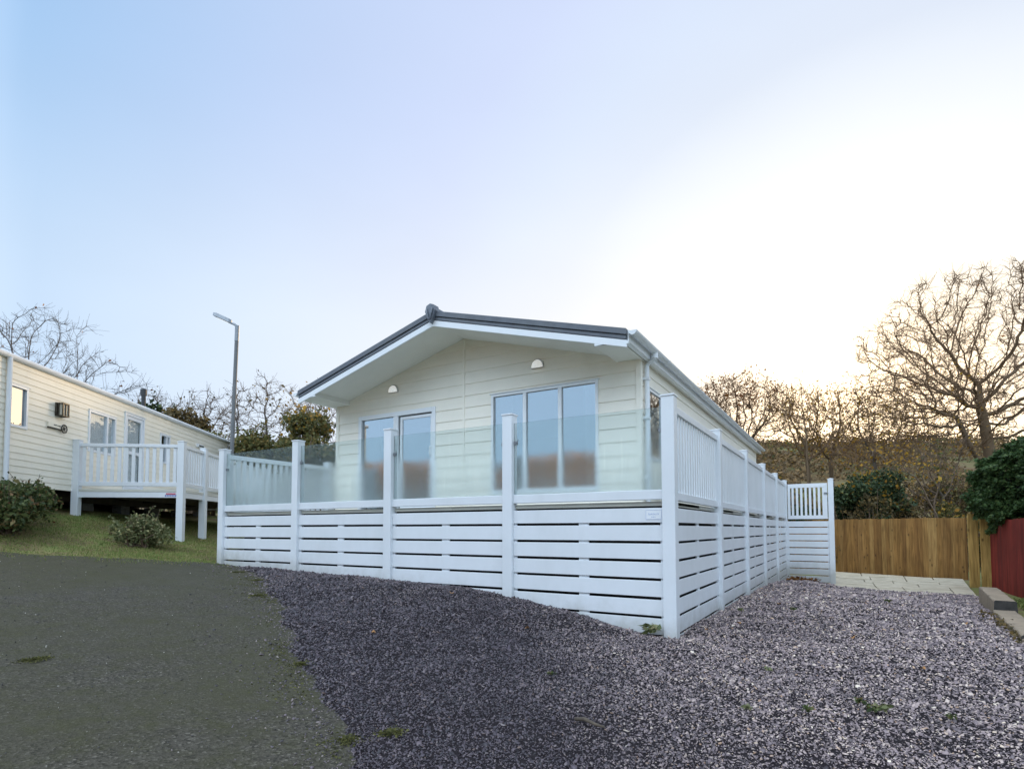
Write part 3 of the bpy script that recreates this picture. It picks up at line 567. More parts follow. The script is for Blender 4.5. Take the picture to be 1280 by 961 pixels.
bg_ = MB(); band(bg_, .157, .255, RY0, RY0 + .03)
BX = 2.88   # inner edge of the boxed eaves
for sgn in (-1, 1):   # end plates of the boxed eaves
    xi, xo = XM + sgn * BX, XM + sgn * (EX + .02)
    q = [(xi, roof_top(xi) - .2555), (xo, roof_top(xo) - .2), (xo, 3.80), (xi, 3.80)]
    bg_.prism(q, 1, RY0 + .002, RY0 + .028)
inv(bg_.build('bargeboard', M['pvc_clean'], lodge, bevel=.003), lodge)
sf = MB(); band(sf, .160, .205, RY0 + .031, WY + .4, .06)
for sgn in (-1, 1):
    xi, xo = XM + sgn * BX, XM + sgn * (EX - .05); sf.box((xi, RY0 + .031, 3.802), (xo, RY1 - .05, 3.83)); sf.box((xi, RY0 + .031, 3.832), (xi + sgn * .02, WY + .2, roof_top(xi) - .207))
inv(sf.build('soffit', M['soffit'], lodge), lodge)
fs = MB()
for sgn in (-1, 1): xo = XM + sgn * (EX - .045); xo = XM + sgn * (EX + .004); fs.box((xo, RY0 + .03, 3.79), (xo + sgn * .018, RY1, 3.955)); fs.box((XM + sgn * (EX - .05), RY0 + .031, 3.788), (xo - sgn * .001, RY1, 3.801))
inv(fs.build('fascia', M['pvc_clean'], lodge, bevel=.002), lodge)
for sgn in (-1, 1):
    gx_ = XM + sgn * (EX + .088); n = 8; prof = [(gx_ + .058 * math.cos(math.pi + math.pi * i / n), 3.925 + .058 * math.sin(math.pi + math.pi * i / n)) for i in range(n + 1)]
    prof += [(x + (.006 if x < gx_ else -.006) * (abs(x - gx_) > .02), z + .006) for x, z in reversed(prof)]
    g = MB().prism(prof, 1, RY0 - .01, RY1 + .04)
    for yy in (RY0 - .012, RY1 + .038): g.prism([(gx_ + .06 * math.cos(math.pi + math.pi * i / n), 3.927 + .06 * math.sin(math.pi + math.pi * i / n)) for i in range(n + 1)], 1, yy, yy + .006)
    for yy in np.arange(2.6, 14, 2.4):
        pr = [(gx_ + .064 * math.cos(math.pi + math.pi * i / n), 3.927 + .064 * math.sin(math.pi + math.pi * i / n)) for i in range(n + 1)]; g.prism(pr, 1, yy, yy + .05)
    inv(g.build('gutter', M['pvc'], lodge), lodge)
dp = MB().tube([(XR + .195, 2.0, 3.88), (XR + .195, 2.0, 3.80), (XR + .065, 2.03, 3.72), (XR + .065, 2.03, 1.56)], .036, 12)
dp.tube([(XR + .195, 2.0, 3.90), (XR + .195, 2.0, 3.80)], .052, 12)
for z in (2.0, 2.9, 3.5): dp.box((XR + .01, 1.98, z), (XR + .108, 2.08, z + .035))
inv(dp.build('downpipe', M['pvc'], lodge, smooth=False), lodge)
# sliding patio door
def frame_box(mb, x0, x1, z0, z1, w, y0, y1, axis=1, wt=None, wb=None):
    wt = w if wt is None else wt; wb = w if wb is None else wb
    P = (lambda a, y, z: (a, y, z)) if axis == 1 else (lambda a, y, z: (y, a, z))
    mb.box(P(x0, y0, z0), P(x0 + w, y1, z1)); mb.box(P(x1 - w, y0, z0), P(x1, y1, z1)); mb.box(P(x0 + w, y0, z1 - wt), P(x1 - w, y1, z1)); mb.box(P(x0 + w, y0, z0), P(x1 - w, y1, z0 + wb)); return mb
a, b_, z0, z1 = DOOR; mid = -5.78
d = MB(); frame_box(d, a - .01, b_ + .01, z0, z1 + .01, .085, WY - .035, WY + .05); d.box((mid - .06, WY - .03, z0 + .085), (mid + .05, WY + .05, z1 - .075))
door = inv(d.build('sliding_door', M['pvc_clean'], lodge, bevel=.004), lodge)
l_ = MB(); frame_box(l_, mid + .085, b_ - .075, z0 + .09, z1 - .10, .055, WY + .005, WY + .045); leaf = l_.build('door_leaf', M['pvc_clean'], door, bevel=.003)
MB().box((mid + .05, WY + .02, z0 + .085), (mid + .085, WY + .06, z1 - .075)).box((mid + .085, WY + .02, z1 - .099), (b_ - .075, WY + .06, z1 - .076)).build('door_gap', M['black'], door)
MB().box((b_ - .125, WY - .03, 2.62), (b_ - .085, WY + .004, 2.80)).box((b_ - .118, WY - .05, 2.64), (b_ - .098, WY - .031, 2.78)).build('handle', M['pvc_clean'], door, bevel=.004)
MB().box((a + .075, WY + .012, z0 + .086), (mid - .061, WY + .018, z1 - .076)).build('pane', M['glass'], door)
MB().box((mid + .141, WY + .022, z0 + .146), (b_ - .131, WY + .028, z1 - .156)).build('pane', M['glass'], door)
# three light picture window
a, b_, z0, z1 = WIN
wn = MB(); frame_box(wn, a - .005, b_ + .005, z0, z1, .045, WY - .028, WY + .05)
mm = [a + (b_ - a) / 3, a + 2 * (b_ - a) / 3]
for m_ in mm: wn.box((m_ - .032, WY - .022, z0 + .045), (m_ + .032, WY + .05, z1 - .045))
wn.box((a - .03, WY - .05, z1), (b_ + .03, WY - .002, z1 + .012)); wn.box((a - .02, WY - .055, z0 - .03), (b_ + .02, WY - .002, z0))
win = inv(wn.build('window', M['pvc_clean'], lodge, bevel=.003), lodge)
edges = [a + .045, mm[0] - .032, mm[0] + .032, mm[1] - .032, mm[1] + .032, b_ - .045]
for i in range(3): MB().box((edges[2 * i] + .001, WY + .012, z0 + .046), (edges[2 * i + 1] - .001, WY + .018, z1 - .046)).build('pane', M['glass'], win)
# side window
a, b_, z0, z1 = SW
wn = MB(); frame_box(wn, a, b_, z0, z1, .045, XR - .05, XR + .03, axis=0); wn.box((XR - .002, a - .02, z1), (XR + .045, b_ + .02, z1 + .012))
win2 = inv(wn.build('window', M['pvc_clean'], lodge, bevel=.003), lodge); MB().box((XR + .004, a + .046, z0 + .046), (XR + .010, b_ - .046, z1 - .046)).build('pane', M['glass_side'], win2)
# two half-round bulkhead lights
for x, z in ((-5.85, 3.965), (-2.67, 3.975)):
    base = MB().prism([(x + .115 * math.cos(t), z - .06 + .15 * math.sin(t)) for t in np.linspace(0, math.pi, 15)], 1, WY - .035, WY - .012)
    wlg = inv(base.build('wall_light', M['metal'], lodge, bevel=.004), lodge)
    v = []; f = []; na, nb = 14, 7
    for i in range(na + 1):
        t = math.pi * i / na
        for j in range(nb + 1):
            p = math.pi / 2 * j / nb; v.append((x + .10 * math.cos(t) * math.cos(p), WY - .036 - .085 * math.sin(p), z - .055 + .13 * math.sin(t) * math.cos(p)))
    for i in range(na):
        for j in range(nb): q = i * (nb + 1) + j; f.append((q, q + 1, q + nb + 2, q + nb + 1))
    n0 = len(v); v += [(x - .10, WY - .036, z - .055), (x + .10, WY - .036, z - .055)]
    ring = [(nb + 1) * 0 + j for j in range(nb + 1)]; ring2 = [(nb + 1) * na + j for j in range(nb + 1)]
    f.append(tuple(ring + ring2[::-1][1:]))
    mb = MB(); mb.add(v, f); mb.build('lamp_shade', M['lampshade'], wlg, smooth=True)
# curtains and the table one sees through the door
def curtain(x0, x1, z0, z1, y, label, slant=0.0):
    n = max(12, int((x1 - x0) * 60)); v = []; f = []
    for i in range(n + 1):
        t = i / n; x = x0 + (x1 - x0) * t; yy = y + .025 * math.sin(i * 1.55) + .008 * math.sin(i * .7)
        v += [(x, yy, z0), (x + slant * 1, yy, z1)]
    for i in range(n): f.append((2 * i, 2 * i + 2, 2 * i + 3, 2 * i + 1))
    o = MB().add(v, f).build('curtain', M['curtain'], None, smooth=True); tag(o, label, 'curtain'); return o
curtain(-3.53, -3.20, 1.68, 3.60, 1.985, 'white curtain drawn back at the left of the three light window')
curtain(-1.84, -1.66, 1.68, 3.60, 1.985, 'white curtain gathered at the right edge of the three light window', -.04)
curtain(-6.70, -6.32, 1.60, 3.55, 1.995, 'white curtain hanging behind the fixed pane of the patio door')
tb = empty('table', 'pale wooden table standing inside the patio door', 'table', (-5.3, 2.95, 1.572))
MB().box((-.75, -.42, .70), (.75, .42, .75)).box((-.66, -.34, .60), (.66, -.32, .699)).build('table_top', M['wood_in'], tb, bevel=.006)
for sx in (-1, 1):
    for sy in (-1, 1): MB().box((sx * .68 - .04, sy * .35 - .04, 0), (sx * .68 + .04, sy * .35 + .04, .699)).build('leg', M['wood_in'], tb, bevel=.005)

# ------------------------------------------------------------------ the white deck round the lodge
SF, SS, PH = 2.0775, 2.597, 2.757
DL = -4 * SF                                     # left end
deck = empty('deck', 'raised deck of white plastic slats with misted glass panels round the lodge', 'deck', (DL / 2, 0.0, .3))
def D(mb, name, m, bevel=0, **k): return inv(mb.build(name, M[m], deck, bevel=bevel, **k), deck)
PW = .072
def post(x, y, top=PH, lab=None, foot=None):
    g = (gz1(x, y) if foot is None else foot) - .12
    mb = MB().box((x - PW, y - PW, g), (x + PW, y + PW, top - .03))
    o = D(mb, 'post', 'pvc', .006)
    c = MB().prism([(x - PW - .008, y - PW - .008), (x + PW + .008, y - PW - .008), (x + PW + .008, y + PW + .008), (x - PW - .008, y + PW + .008)], 2, top - .03, top - .012)
    c.add([(x - PW, y - PW, top - .012), (x + PW, y - PW, top - .012), (x + PW, y + PW, top - .012), (x - PW, y + PW, top - .012), (x, y, top + .006)], [(0, 1, 4), (1, 2, 4), (2, 3, 4), (3, 0, 4)])
    c.build('post_cap', M['pvc_clean'], o); return o
fx = [-SF * i for i in range(5)]; sy_ = [SS * i for i in range(1, 6)]
for x in fx: post(x, 0)
for y in sy_: post(0, y)
lp_y = [2.45, 4.9, 7.35, 9.8]
for y in lp_y: post(DL, y)
post(1.25, 13.0)
# floor of narrow boards
fl = MB()
for k in range(13): y = .06 + k * .142; fl.box((DL + .03, y, 1.525), (-.03, y + .136, 1.56))
for k in range(6):
    x = DL + .03 + k * .142; fl.box((x, 1.91, 1.525), (min(x + .136, XL - .04), 12.9, 1.56))
    x = -.03 - k * .142; fl.box((x - .136, 1.91, 1.525), (x, 12.9, 1.56))
D(fl, 'floor', 'deck')
# edge board and the dark slot below it
eb = MB(); edges_ = []
for i in range(4): x1, x0 = fx[i] - PW, fx[i + 1] + PW; xm = x0 + (x1 - x0) * (.55 if i % 2 else .35); eb.box((x0, .03, 1.512), (xm - .002, .055, 1.562)).box((xm + .002, .031, 1.512), (x1, .056, 1.562))
ys5 = [0] + sy_
for i in range(5): y0, y1 = ys5[i] + PW, ys5[i + 1] - PW; ym = y0 + (y1 - y0) * .6; eb.box((-.055, y0, 1.512), (-.03, ym - .002, 1.562)).box((-.056, ym + .002, 1.512), (-.031, y1, 1.562))
D(eb, 'edge_board', 'edge')
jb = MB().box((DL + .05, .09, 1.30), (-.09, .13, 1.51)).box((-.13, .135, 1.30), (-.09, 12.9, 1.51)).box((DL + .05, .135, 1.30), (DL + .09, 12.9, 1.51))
D(jb, 'joist', 'dark')  # near-black boards paint the shadow gap under the edge board
dk = MB().box((DL + .12, .35, -.6), (-.35, .37, 1.50)).box((-.37, .38, -.9), (-.35, 12.8, 1.50)); D(dk, 'shade_sheet', 'dark')  # black sheets behind the slats stand in for shade under the deck
# slatted skirts, one panel per bay
def skirt(p0, p1, axis, out, zmin, backer=True, first=1.485):
    mb = MB(); zt = first; tops = []
    g = .03; zb = 1.321
    while True:
        tops.append((zb, zt)); zt = zb - g
        if zt < zmin: break
        zb = zt - .1765
    rr = random.Random(int(abs(p0 * 91 + p1 * 17 + 5)))
    for (a, b_) in tops:
        j = rr.uniform(-.003, .003); t = .020
        if axis == 0: mb.box((p0, out[0] - t, a + j), (p1, out[0], b_ + j))
        else: mb.box((out[0], p0, a + j), (out[0] + t, p1, b_ + j))
    m_ = (p0 + p1) / 2
    for c, w_ in ((m_, .065), (p0 + .02, .02), (p1 - .02, .02)) if backer else ((p0 + .02, .02), (p1 - .02, .02)):
        if axis == 0: mb.box((c - w_, out[0] + .002, zmin - .3), (c + w_, out[0] + .022, first))
        else: mb.box((out[0] - .022, c - w_, zmin - .3), (out[0] - .002, c + w_, first))
    return D(mb, 'slat_panel', 'pvc', .0035)
panels = []
for i in range(4): panels.append(skirt(fx[i + 1] + PW, fx[i] - PW, 0, (-.005,), min(gz1(fx[i], 0), gz1(fx[i + 1], 0)) - .1))
for i in range(5): skirt(ys5[i] + PW, ys5[i + 1] - PW, 1, (.005,), gz1(0, ys5[i + 1]) - .12)
skirt(PW, 1.25 - PW, 0, (12.97,), -.55, backer=False)
ly5 = [0] + lp_y
for i in range(4): skirt(ly5[i] + PW, ly5[i + 1] - PW, 1, (DL - .03,), .3)
# glass balustrade along the front
for i in range(4):
    x1, x0 = fx[i] - PW, fx[i + 1] + PW; lift = .012 * i
    br = MB().box((x0, -.034, 1.580), (x1, .034, 1.690)); D(br, 'bottom_rail', 'pvc', .006)
    D(MB().box((x0 + .002, -.005, 1.692), (x1 - .002, .005, 2.622 + lift)), 'glass_panel', 'frost')
    for xx, s_ in ((x0, 1), (x1, -1)):
        cl = MB().box((xx, -.018, 2.338), (xx + s_ * .045, .018, 2.382))
        if i in (0, 1, 2) and s_ > 0: cl.tube([(x0 + .03, -.015, 2.37), (x0 + .075, -.05, 2.365), (x0 + .085, -.05, 2.40)], .008, 8)
        D(cl, 'glass_clamp', 'galv')
# picket railings
pick = []
def railing(p0, p1, axis, c, n, parts, zoff=0.0, parent=None):
    def B(a0, a1, w_, z0, z1): return ((a0, c - w_, z0), (a1, c + w_, z1)) if axis == 0 else ((c - w_, a0, z0), (c + w_, a1, z1))
    D(MB().box(*B(p0, p1, .034, 2.568, 2.652)), 'top_rail', 'pvc', .005)
    o = D(MB().box(*B(p0, p1, .03, 1.575, 1.668)), 'bottom_rail', 'pvc', .005)
    for k in range(n):
        t = p0 + (p1 - p0) * (k + .5) / n; b_ = B(t - .036, t + .036, .014, 1.669, 2.567)
        if parts: MB().box(*b_).build('baluster', M['pvc'], o, bevel=.003)
        else: pick.append(b_)
    return o
for i in range(5): railing(ys5[i] + PW, ys5[i + 1] - PW, 1, 0, 19, i < 2)
for i in range(4): railing(ly5[i] + PW, ly5[i + 1] - PW, 1, DL, 17, i < 2)
mb = MB()
for b_ in pick: mb.box(*b_)
o = D(mb, 'baluster', 'pvc'); o['kind'] = 'stuff'
# the gate at the far corner
gt = MB(); frame_box(gt, PW + .02, 1.25 - PW - .02, 1.55, 2.62, .07, 12.965, 13.0, wt=.12, wb=.11); gate = D(gt, 'gate', 'pvc_clean', .004)
for k in range(8): x = .20 + k * .118; MB().box((x, 12.972, 1.661), (x + .062, 12.992, 2.499)).build('baluster', M['pvc_clean'], gate, bevel=.003)
MB().box((1.07, 12.94, 2.30), (1.17, 12.963, 2.34)).tube([(1.12, 12.93, 2.32), (1.19, 12.93, 2.32)], .01, 8).build('latch', M['galv'], gate)
# gate return behind: second row of pickets on the steps side
D(MB().box((PW, 12.99, 1.575), (1.25 - PW, 13.04, 1.60)), 'threshold', 'edge')
# maker's plate beside the corner post (its print has faded past reading)
sg = MB().box((-.272, -.0285, 1.355), (-.085, -.0256, 1.470)); plate = D(sg, 'sign_plate', 'pvc_clean', .001)
bd = MB(); frame_box(bd, -.268, -.089, 1.359, 1.466, .004, -.0300, -.0286); bd.build('border', M['grey_ink'], plate)
rr = random.Random(3); tx = MB(); x = -.236
while x < -.125:
    w_ = rr.uniform(.005, .010); h0 = rr.choice([0, 0, .008]); tx.box((x, -.0300, 1.408), (x + .003, -.0286, 1.426 + h0)); tx.box((x + .0032, -.0300, 1.408 + rr.choice([0, .015])), (x + w_, -.0286, 1.412 + rr.choice([.001, .012]))); x += w_ + .004
tx.box((-.205, -.0300, 1.383), (-.192, -.0286, 1.391)).box((-.188, -.0300, 1.383), (-.172, -.0286, 1.391)).box((-.169, -.0300, 1.384), (-.155, -.0286, 1.390)); tx.build('faded_print', M['grey_ink'], plate)

# ------------------------------------------------------------------ static caravan on the left
CA = 2.2199933; CO = (-10.188, -4.042, 0)
cv = empty('static_caravan', 'long cream static caravan with horizontal cladding on the rise at the left', 'caravan', CO, CA)
def K(mb, name, m, parent=None, bevel=0, **k): return mb.build(name, M[m], parent or cv, bevel=bevel, **k)
S0, S1, CW, ZB, ZE = 1.75, 12.72, 3.7, 2.08, 4.44
W1 = (2.33, 2.81, 3.17, 3.98); W2 = (4.66, 5.70, 3.02, 3.97); DR = (6.07, 6.97, 2.22, 4.20); W3 = (7.83, 8.38, 3.13, 3.96)
c = MB(); siding(c, S0, S1, ZB, ZE, .124, [W1, W2, DR, W3], lambda t, y, z: (t, -y, z), prot=.012); wall_c = K(c, 'wall', 'cream_tin')
ce = MB().prism([(0.02, ZB), (CW, ZB), (CW, ZE), (CW / 2, ZE + .28), (0.02, ZE)], 0, S1 - .06, S1 - .001).prism([(0.02, ZB), (CW, ZB), (CW, ZE), (CW / 2, ZE + .28), (0.02, ZE)], 0, S0 + .001, S0 + .06).box((S0, CW - .05, ZB), (S1, CW, ZE))
K(ce, 'end_wall', 'cream_tin'); K(MB().box((S1 - .07, -.03, ZB), (S1 + .02, .05, ZE)), 'corner_trim', 'pvc_clean', wall_c, .01)
K(MB().box((S0 + .05, .3, ZB + .02), (S1 - .05, CW - .06, ZB + .06)).box((S0 + .05, 1.2, ZB + .07), (S1 - .1, 1.22, ZE)), 'partition', 'wall_in')
rf = MB().prism([(-.05, ZE), (CW / 2, ZE + .29), (CW + .05, ZE), (CW + .05, ZE + .05), (CW / 2, ZE + .35), (-.05, ZE + .05)], 0, S0 - .05, S1 + .06); roofc = K(rf, 'roof', 'pvc')
n = 8; pr = [(-.045 + .055 * math.cos(t), ZE + .025 + .055 * math.sin(t)) for t in np.linspace(0, 2 * math.pi, 13)[:-1]]
K(MB().prism(pr, 0, S0 - .06, S1 + .07), 'gutter', 'pvc', roofc)
K(MB().tube([(2.27, -.06, 1.75), (2.27, -.06, ZE)], .042, 12), 'downpipe', 'pvc', None)
def cwin(h, mull=None, fw=.05, label=None):
    a, b_, z0, z1 = h; mb = MB(); frame_box(mb, a, b_, z0, z1, fw, -.03, .05)
    if mull: mb.box((mull - .03, -.025, z0 + fw), (mull + .03, .05, z1 - fw))
    mb.box((a - .02, -.035, z1 + .001), (b_ + .05, -.012, z1 + .014)); o = K(mb, 'window', 'pvc_clean', None, .003)
    return o
o = cwin(W1); K(MB().box((W1[0] + .051, .012, W1[2] + .051), (W1[1] - .051, .018, W1[3] - .051)), 'pane', 'glass_side', o)
o = cwin(W2, 5.36); K(MB().box((W2[0] + .051, .012, W2[2] + .051), (5.329, .018, W2[3] - .051)), 'pane', 'glass_caravan', o); K(MB().box((5.391, .012, W2[2] + .051), (W2[1] - .051, .018, W2[3] - .051)), 'pane', 'glass_caravan', o)
o = cwin(W3, 8.19, .045); K(MB().box((W3[0] + .046, .012, W3[2] + .046), (8.159, .018, W3[3] - .046)), 'pane', 'glass_caravan', o); K(MB().box((8.221, .012, W3[2] + .046), (W3[1] - .046, .018, W3[3] - .046)), 'pane', 'glass_caravan', o)
a, b_, z0, z1 = DR; mb = MB(); frame_box(mb, a - .005, b_ + .005, z0, z1, .06, -.035, .05); mb.box((a - .02, -.05, z1 + .001), (b_ + .03, -.012, z1 + .02)); od = K(mb, 'door', 'pvc_clean', None, .003)
mb = MB(); frame_box(mb, a + .06, b_ - .06, z0 + .065, z1 - .065, .085, -.015, .03); mb.box((a + .146, -.013, 3.17), (b_ - .146, .028, 3.25)); K(mb, 'door_leaf', 'pvc_clean', od, .003)
K(MB().box((a + .147, .004, z0 + .152), (b_ - .147, .010, 3.168)), 'pane', 'glass_caravan', od); K(MB().box((a + .147, .004, 3.252), (b_ - .147, .010, z1 - .152)), 'pane', 'glass_caravan', od)
K(MB().box((b_ - .13, -.05, 3.14), (b_ - .09, -.017, 3.28)), 'handle', 'pvc_clean', od, .004)
for nm, (h0, h1, q0, q1), lb in (('curtain', (4.70, 5.345, 3.04, 3.95), 'grey voile curtain in the two light window of the caravan'), ('curtain', (5.375, 5.66, 3.04, 3.95), 'narrow curtain edge at the right of the caravan two light window'), ('curtain', (6.2, 6.85, 2.35, 4.05), 'pale blind behind the glass of the caravan door')):
    v = []; f = []; nn = int((h1 - h0) * 60)
    for i in range(nn + 1): x = h0 + (h1 - h0) * i / nn; yy = .055 + .012 * math.sin(i * 1.5); v += [(x, yy, q0), (x, yy, q1)]
    for i in range(nn): f.append((2 * i, 2 * i + 2, 2 * i + 3, 2 * i + 1))
    o = MB().add(v, f).build(nm, M['curtain'], None, smooth=True); o.location = CO; o.rotation_euler = (0, 0, CA); tag(o, lb, 'curtain')
# wall lantern, name plate with a wheel, extractor hood, flue, pale vent pipe
lt = K(MB().box((3.56, -.05, 3.60), (3.80, -.012, 3.88)), 'wall_light', 'darkmetal', None, .004)
mb = MB(); frame_box(mb, 3.58, 3.78, 3.60, 3.88, .022, -.16, -.14); frame_box(mb, 3.58, 3.78, 3.60, 3.88, .022, -.075, -.055)
for x in (3.58, 3.758):
    for z in (3.60, 3.858): mb.box((x, -.14, z), (x + .022, -.075, z + .022))
mb.box((3.672, -.158, 3.622), (3.688, -.143, 3.858)).box((3.60, -.14, 3.863), (3.76, -.075, 3.876)); K(mb, 'lantern_frame', 'darkmetal', lt)
K(MB().box((3.602, -.138, 3.624), (3.758, -.078, 3.856)), 'lantern_glass', 'amber', lt)
pl = K(MB().box((3.35, -.045, 3.345), (3.80, -.015, 3.44)), 'name_plate', 'cream_tin', None, .003)
tx = MB(); rr = random.Random(8); x = 3.50
while x < 3.70:
    w_ = rr.uniform(.012, .022); tx.box((x, -.0475, 3.385), (x + .006, -.0451, 3.415)).box((x + .0062, -.0475, 3.385 + rr.choice([0, .02])), (x + w_, -.0451, 3.394 + rr.choice([.001, .02]))); x += w_ + .008
tx.build('plate_print', M['under'], pl)
wh = MB(); ring = [(3.80 + .085 * math.cos(t), -.055, 3.365 + .085 * math.sin(t)) for t in np.linspace(0, 2 * math.pi, 21)]; wh.tube(ring, .012, 6, caps=False)
for t in np.arange(0, math.pi, math.pi / 4): wh.tube([(3.80 + .08 * math.cos(t), -.055, 3.365 + .08 * math.sin(t)), (3.80 - .08 * math.cos(t), -.055, 3.365 - .08 * math.sin(t))], .006, 5)
wh.tube([(3.80, -.07, 3.365), (3.80, -.04, 3.365)], .022, 10); wh.box((3.35, -.047, 3.318), (3.76, -.014, 3.343)); wh.build('wheel_and_plate_shadow', M['under'], pl)  # wheel, plus a dark bar painted in as the plate's shadow
hd = MB().prism([(-.012, 3.90), (-.09, 3.93), (-.09, 4.0), (-.012, 4.03)], 0, 10.1, 10.5); hood = K(hd, 'vent_hood', 'pvc_clean', None, .004); K(MB().box((10.13, -.092, 3.935), (10.47, -.0905, 3.975)), 'vent_slot', 'black', hood)
K(MB().tube([(8.0, .55, 4.45), (8.0, .55, 5.12)], .055, 14).tube([(8.0, .55, 5.04), (8.0, .55, 5.07), (8.0, .55, 5.22), (8.0, .55, 5.25)], [.06, .085, .085, .06], 14).tube([(8.0, .55, 4.50), (8.0, .55, 4.60)], [.11, .06], 14), 'flue', 'black', roofc)
K(MB().tube([(2.62, .9, 4.5), (2.62, .9, 5.02)], .055, 12).tube([(2.62, .9, 5.0), (2.62, .9, 5.05), (2.62, .9, 5.15)], [.06, .085, .075], 12), 'vent_pipe', 'pvc', roofc)
# running gear and block piers below the floor
ch = MB().box((S0, .5, 1.88), (S1, .58, 2.07)).box((S0, 3.0, 1.88), (S1, 3.08, 2.07))
for s_ in np.arange(S0 + .3, S1, 1.2): ch.box((s_, .1, 2.0), (s_ + .05, CW - .1, 2.075))
K(ch, 'chassis', 'under')
def cw_ground(s_, y_): return gz1(CO[0] + s_ * math.cos(CA) - y_ * math.sin(CA), CO[1] + s_ * math.sin(CA) + y_ * math.cos(CA))
for s_ in np.arange(2.4, 12.4, 1.55):
    for y_ in (.54, 3.04):
        mb = MB(); g = cw_ground(s_, y_) - .1; z = g
        while z < 1.86: zt = min(z + .22, 1.875); mb.box((s_ - .2, y_ - .11, z), (s_ + .2, y_ + .11, zt - .006)); z += .22
        if mb.v: K(mb, 'support_block', 'block', None, .006)
K(MB().box((S0 + .1, 3.5, .6), (S1 - .1, 3.52, 2.07)), 'underside_shade', 'dark')  # near-black sheet stands in for the shade under the caravan

# ------------------------------------------------------------------ the caravan's own deck
cdk = empty('caravan_deck', 'small white picket deck on posts in front of the caravan door', 'deck', CO, CA)
def Q_(mb, name, m, parent=None, bevel=0): return mb.build(name, M[m], parent or cdk, bevel=bevel)
FY = -2.22; FS0, FS1 = 4.225, 10.2
mb = MB()
for k in range(15): y = -.06 - k * .147; mb.box((FS0 + .03, y - .14, 2.075), (FS1, y, 2.11))
Q_(mb, 'floor', 'deck')
mb = MB().box((FS0 - .03, FY, 1.95), (FS0 - .005, -.04, 2.072)).box((FS0, FY - .03, 1.95), (FS1, FY - .005, 2.072)); fa = Q_(mb, 'fascia', 'pvc', None, .004)
Q_(MB().box((FS0 - .036, FY, 2.076), (FS0 + .028, -.04, 2.13)).box((FS0, FY - .036, 2.076), (FS1, FY + .02, 2.13)), 'edge_board', 'edge', None, .004)
st = MB().box((FS0 - .0325, FY + .10, 2.020), (FS0 - .0305, FY + .30, 2.050)); Q_(st, 'sticker', 'red_ink', fa); st2 = MB().box((FS0 - .0325, FY + .08, 1.975), (FS0 - .0305, FY + .32, 2.012)); o = Q_(st2, 'sticker', 'blue_ink', fa)
tp = MB()
for k in range(6): tp.box((FS0 - .0345, FY + .105 + k * .034, 1.985), (FS0 - .0326, FY + .125 + k * .034, 2.002))
Q_(tp, 'sticker_print', 'pvc_clean', o)
posts_c = [(FS0, -.07), (FS0, FY), (5.35, FY), (7.6, FY), (9.9, FY)]
for (s_, y_) in posts_c:
    o = Q_(MB().box((s_ - .07, y_ - .07, cw_ground(s_, y_) - .1), (s_ + .07, y_ + .07, 3.19)), 'post', 'pvc', None, .006)
    Q_(MB().box((s_ - .077, y_ - .077, 3.191), (s_ + .077, y_ + .077, 3.205)).add([(s_ - .07, y_ - .07, 3.205), (s_ + .07, y_ - .07, 3.205), (s_ + .07, y_ + .07, 3.205), (s_ - .07, y_ + .07, 3.205), (s_, y_, 3.222)], [(0, 1, 4), (1, 2, 4), (2, 3, 4), (3, 0, 4)]), 'post_cap', 'pvc_clean', o)
def crail(p0, p1, axis, c, n):
    def B(a0, a1, w_, z0, z1): return ((a0, c - w_, z0), (a1, c + w_, z1)) if axis == 0 else ((c - w_, a0, z0), (c + w_, a1, z1))
    Q_(MB().box(*B(p0, p1, .034, 3.06, 3.13)), 'top_rail', 'pvc', None, .005)
    o = Q_(MB().box(*B(p0, p1, .03, 2.20, 2.29)), 'bottom_rail', 'pvc', None, .005)
    for k in range(n): t = p0 + (p1 - p0) * (k + .5) / n; Q_(MB().box(*B(t - .034, t + .034, .013, 2.291, 3.059)), 'baluster', 'pvc', o, .003)
crail(FY + .07, -.14, 1, FS0, 14); crail(FS0 + .07, 5.28, 0, FY, 8); crail(5.42, 7.53, 0, FY, 17); crail(7.67, 9.83, 0, FY, 17)
Q_(MB().box((FS0 + .1, -2.1, 1.93), (FS1, -2.05, 2.07)).box((FS0 + .1, -.9, 1.93), (FS1, -.85, 2.07)), 'joist', 'under')
mb = MB(); frame_box(mb, -1.9, -.75, 1.2, 1.86, .05, 8.6, 8.65, axis=0); Q_(mb, 'step_frame', 'pvc', None, .004)

# ------------------------------------------------------------------ street lamp between caravan and lodge
lx, ly = -14.34, 3.96; lz = gz1(lx, ly)
lamp = empty('street_lamp', 'tall grey street lamp between the caravan and the lodge', 'street lamp', (lx, ly, lz), YAW)
H = 7.5 - lz
MB().tube([(0, 0, 0), (0, 0, 1.1)], .085, 14).tube([(0, 0, 1.1), (0, 0, 1.2), (.10, 0, H - .45)], [.085, .062, .058], 14).build('pole', M['pole'], lamp, smooth=False)
MB().tube([(.10, 0, H - .50), (.11, 0, H - .02)], .064, 14).tube([(.11, 0, H - .06), (.03, 0, H + .02), (-.10, 0, H + .07)], [.04, .035, .03], 10).build('bracket', M['galv'], lamp)
hv = [(-.06, .05, H + .03), (-.12, .10, H + .06), (-.52, .11, H + .24), (-.62, .07, H + .29), (-.62, -.07, H + .29), (-.52, -.11, H + .24), (-.12, -.10, H + .06), (-.06, -.05, H + .03)]
tpv = [(x * .98 - .004, y * .75, z + .125 - .03 * (abs(x + .62) < .05)) for x, y, z in hv]; nn = len(hv)
MB().add(hv + tpv, [tuple(range(nn)), tuple(range(2 * nn - 1, nn - 1, -1))] + [(i, (i + 1) % nn, (i + 1) % nn + nn, i + nn) for i in range(nn)]).build('lamp_head', M['galv'], lamp, bevel=.01)
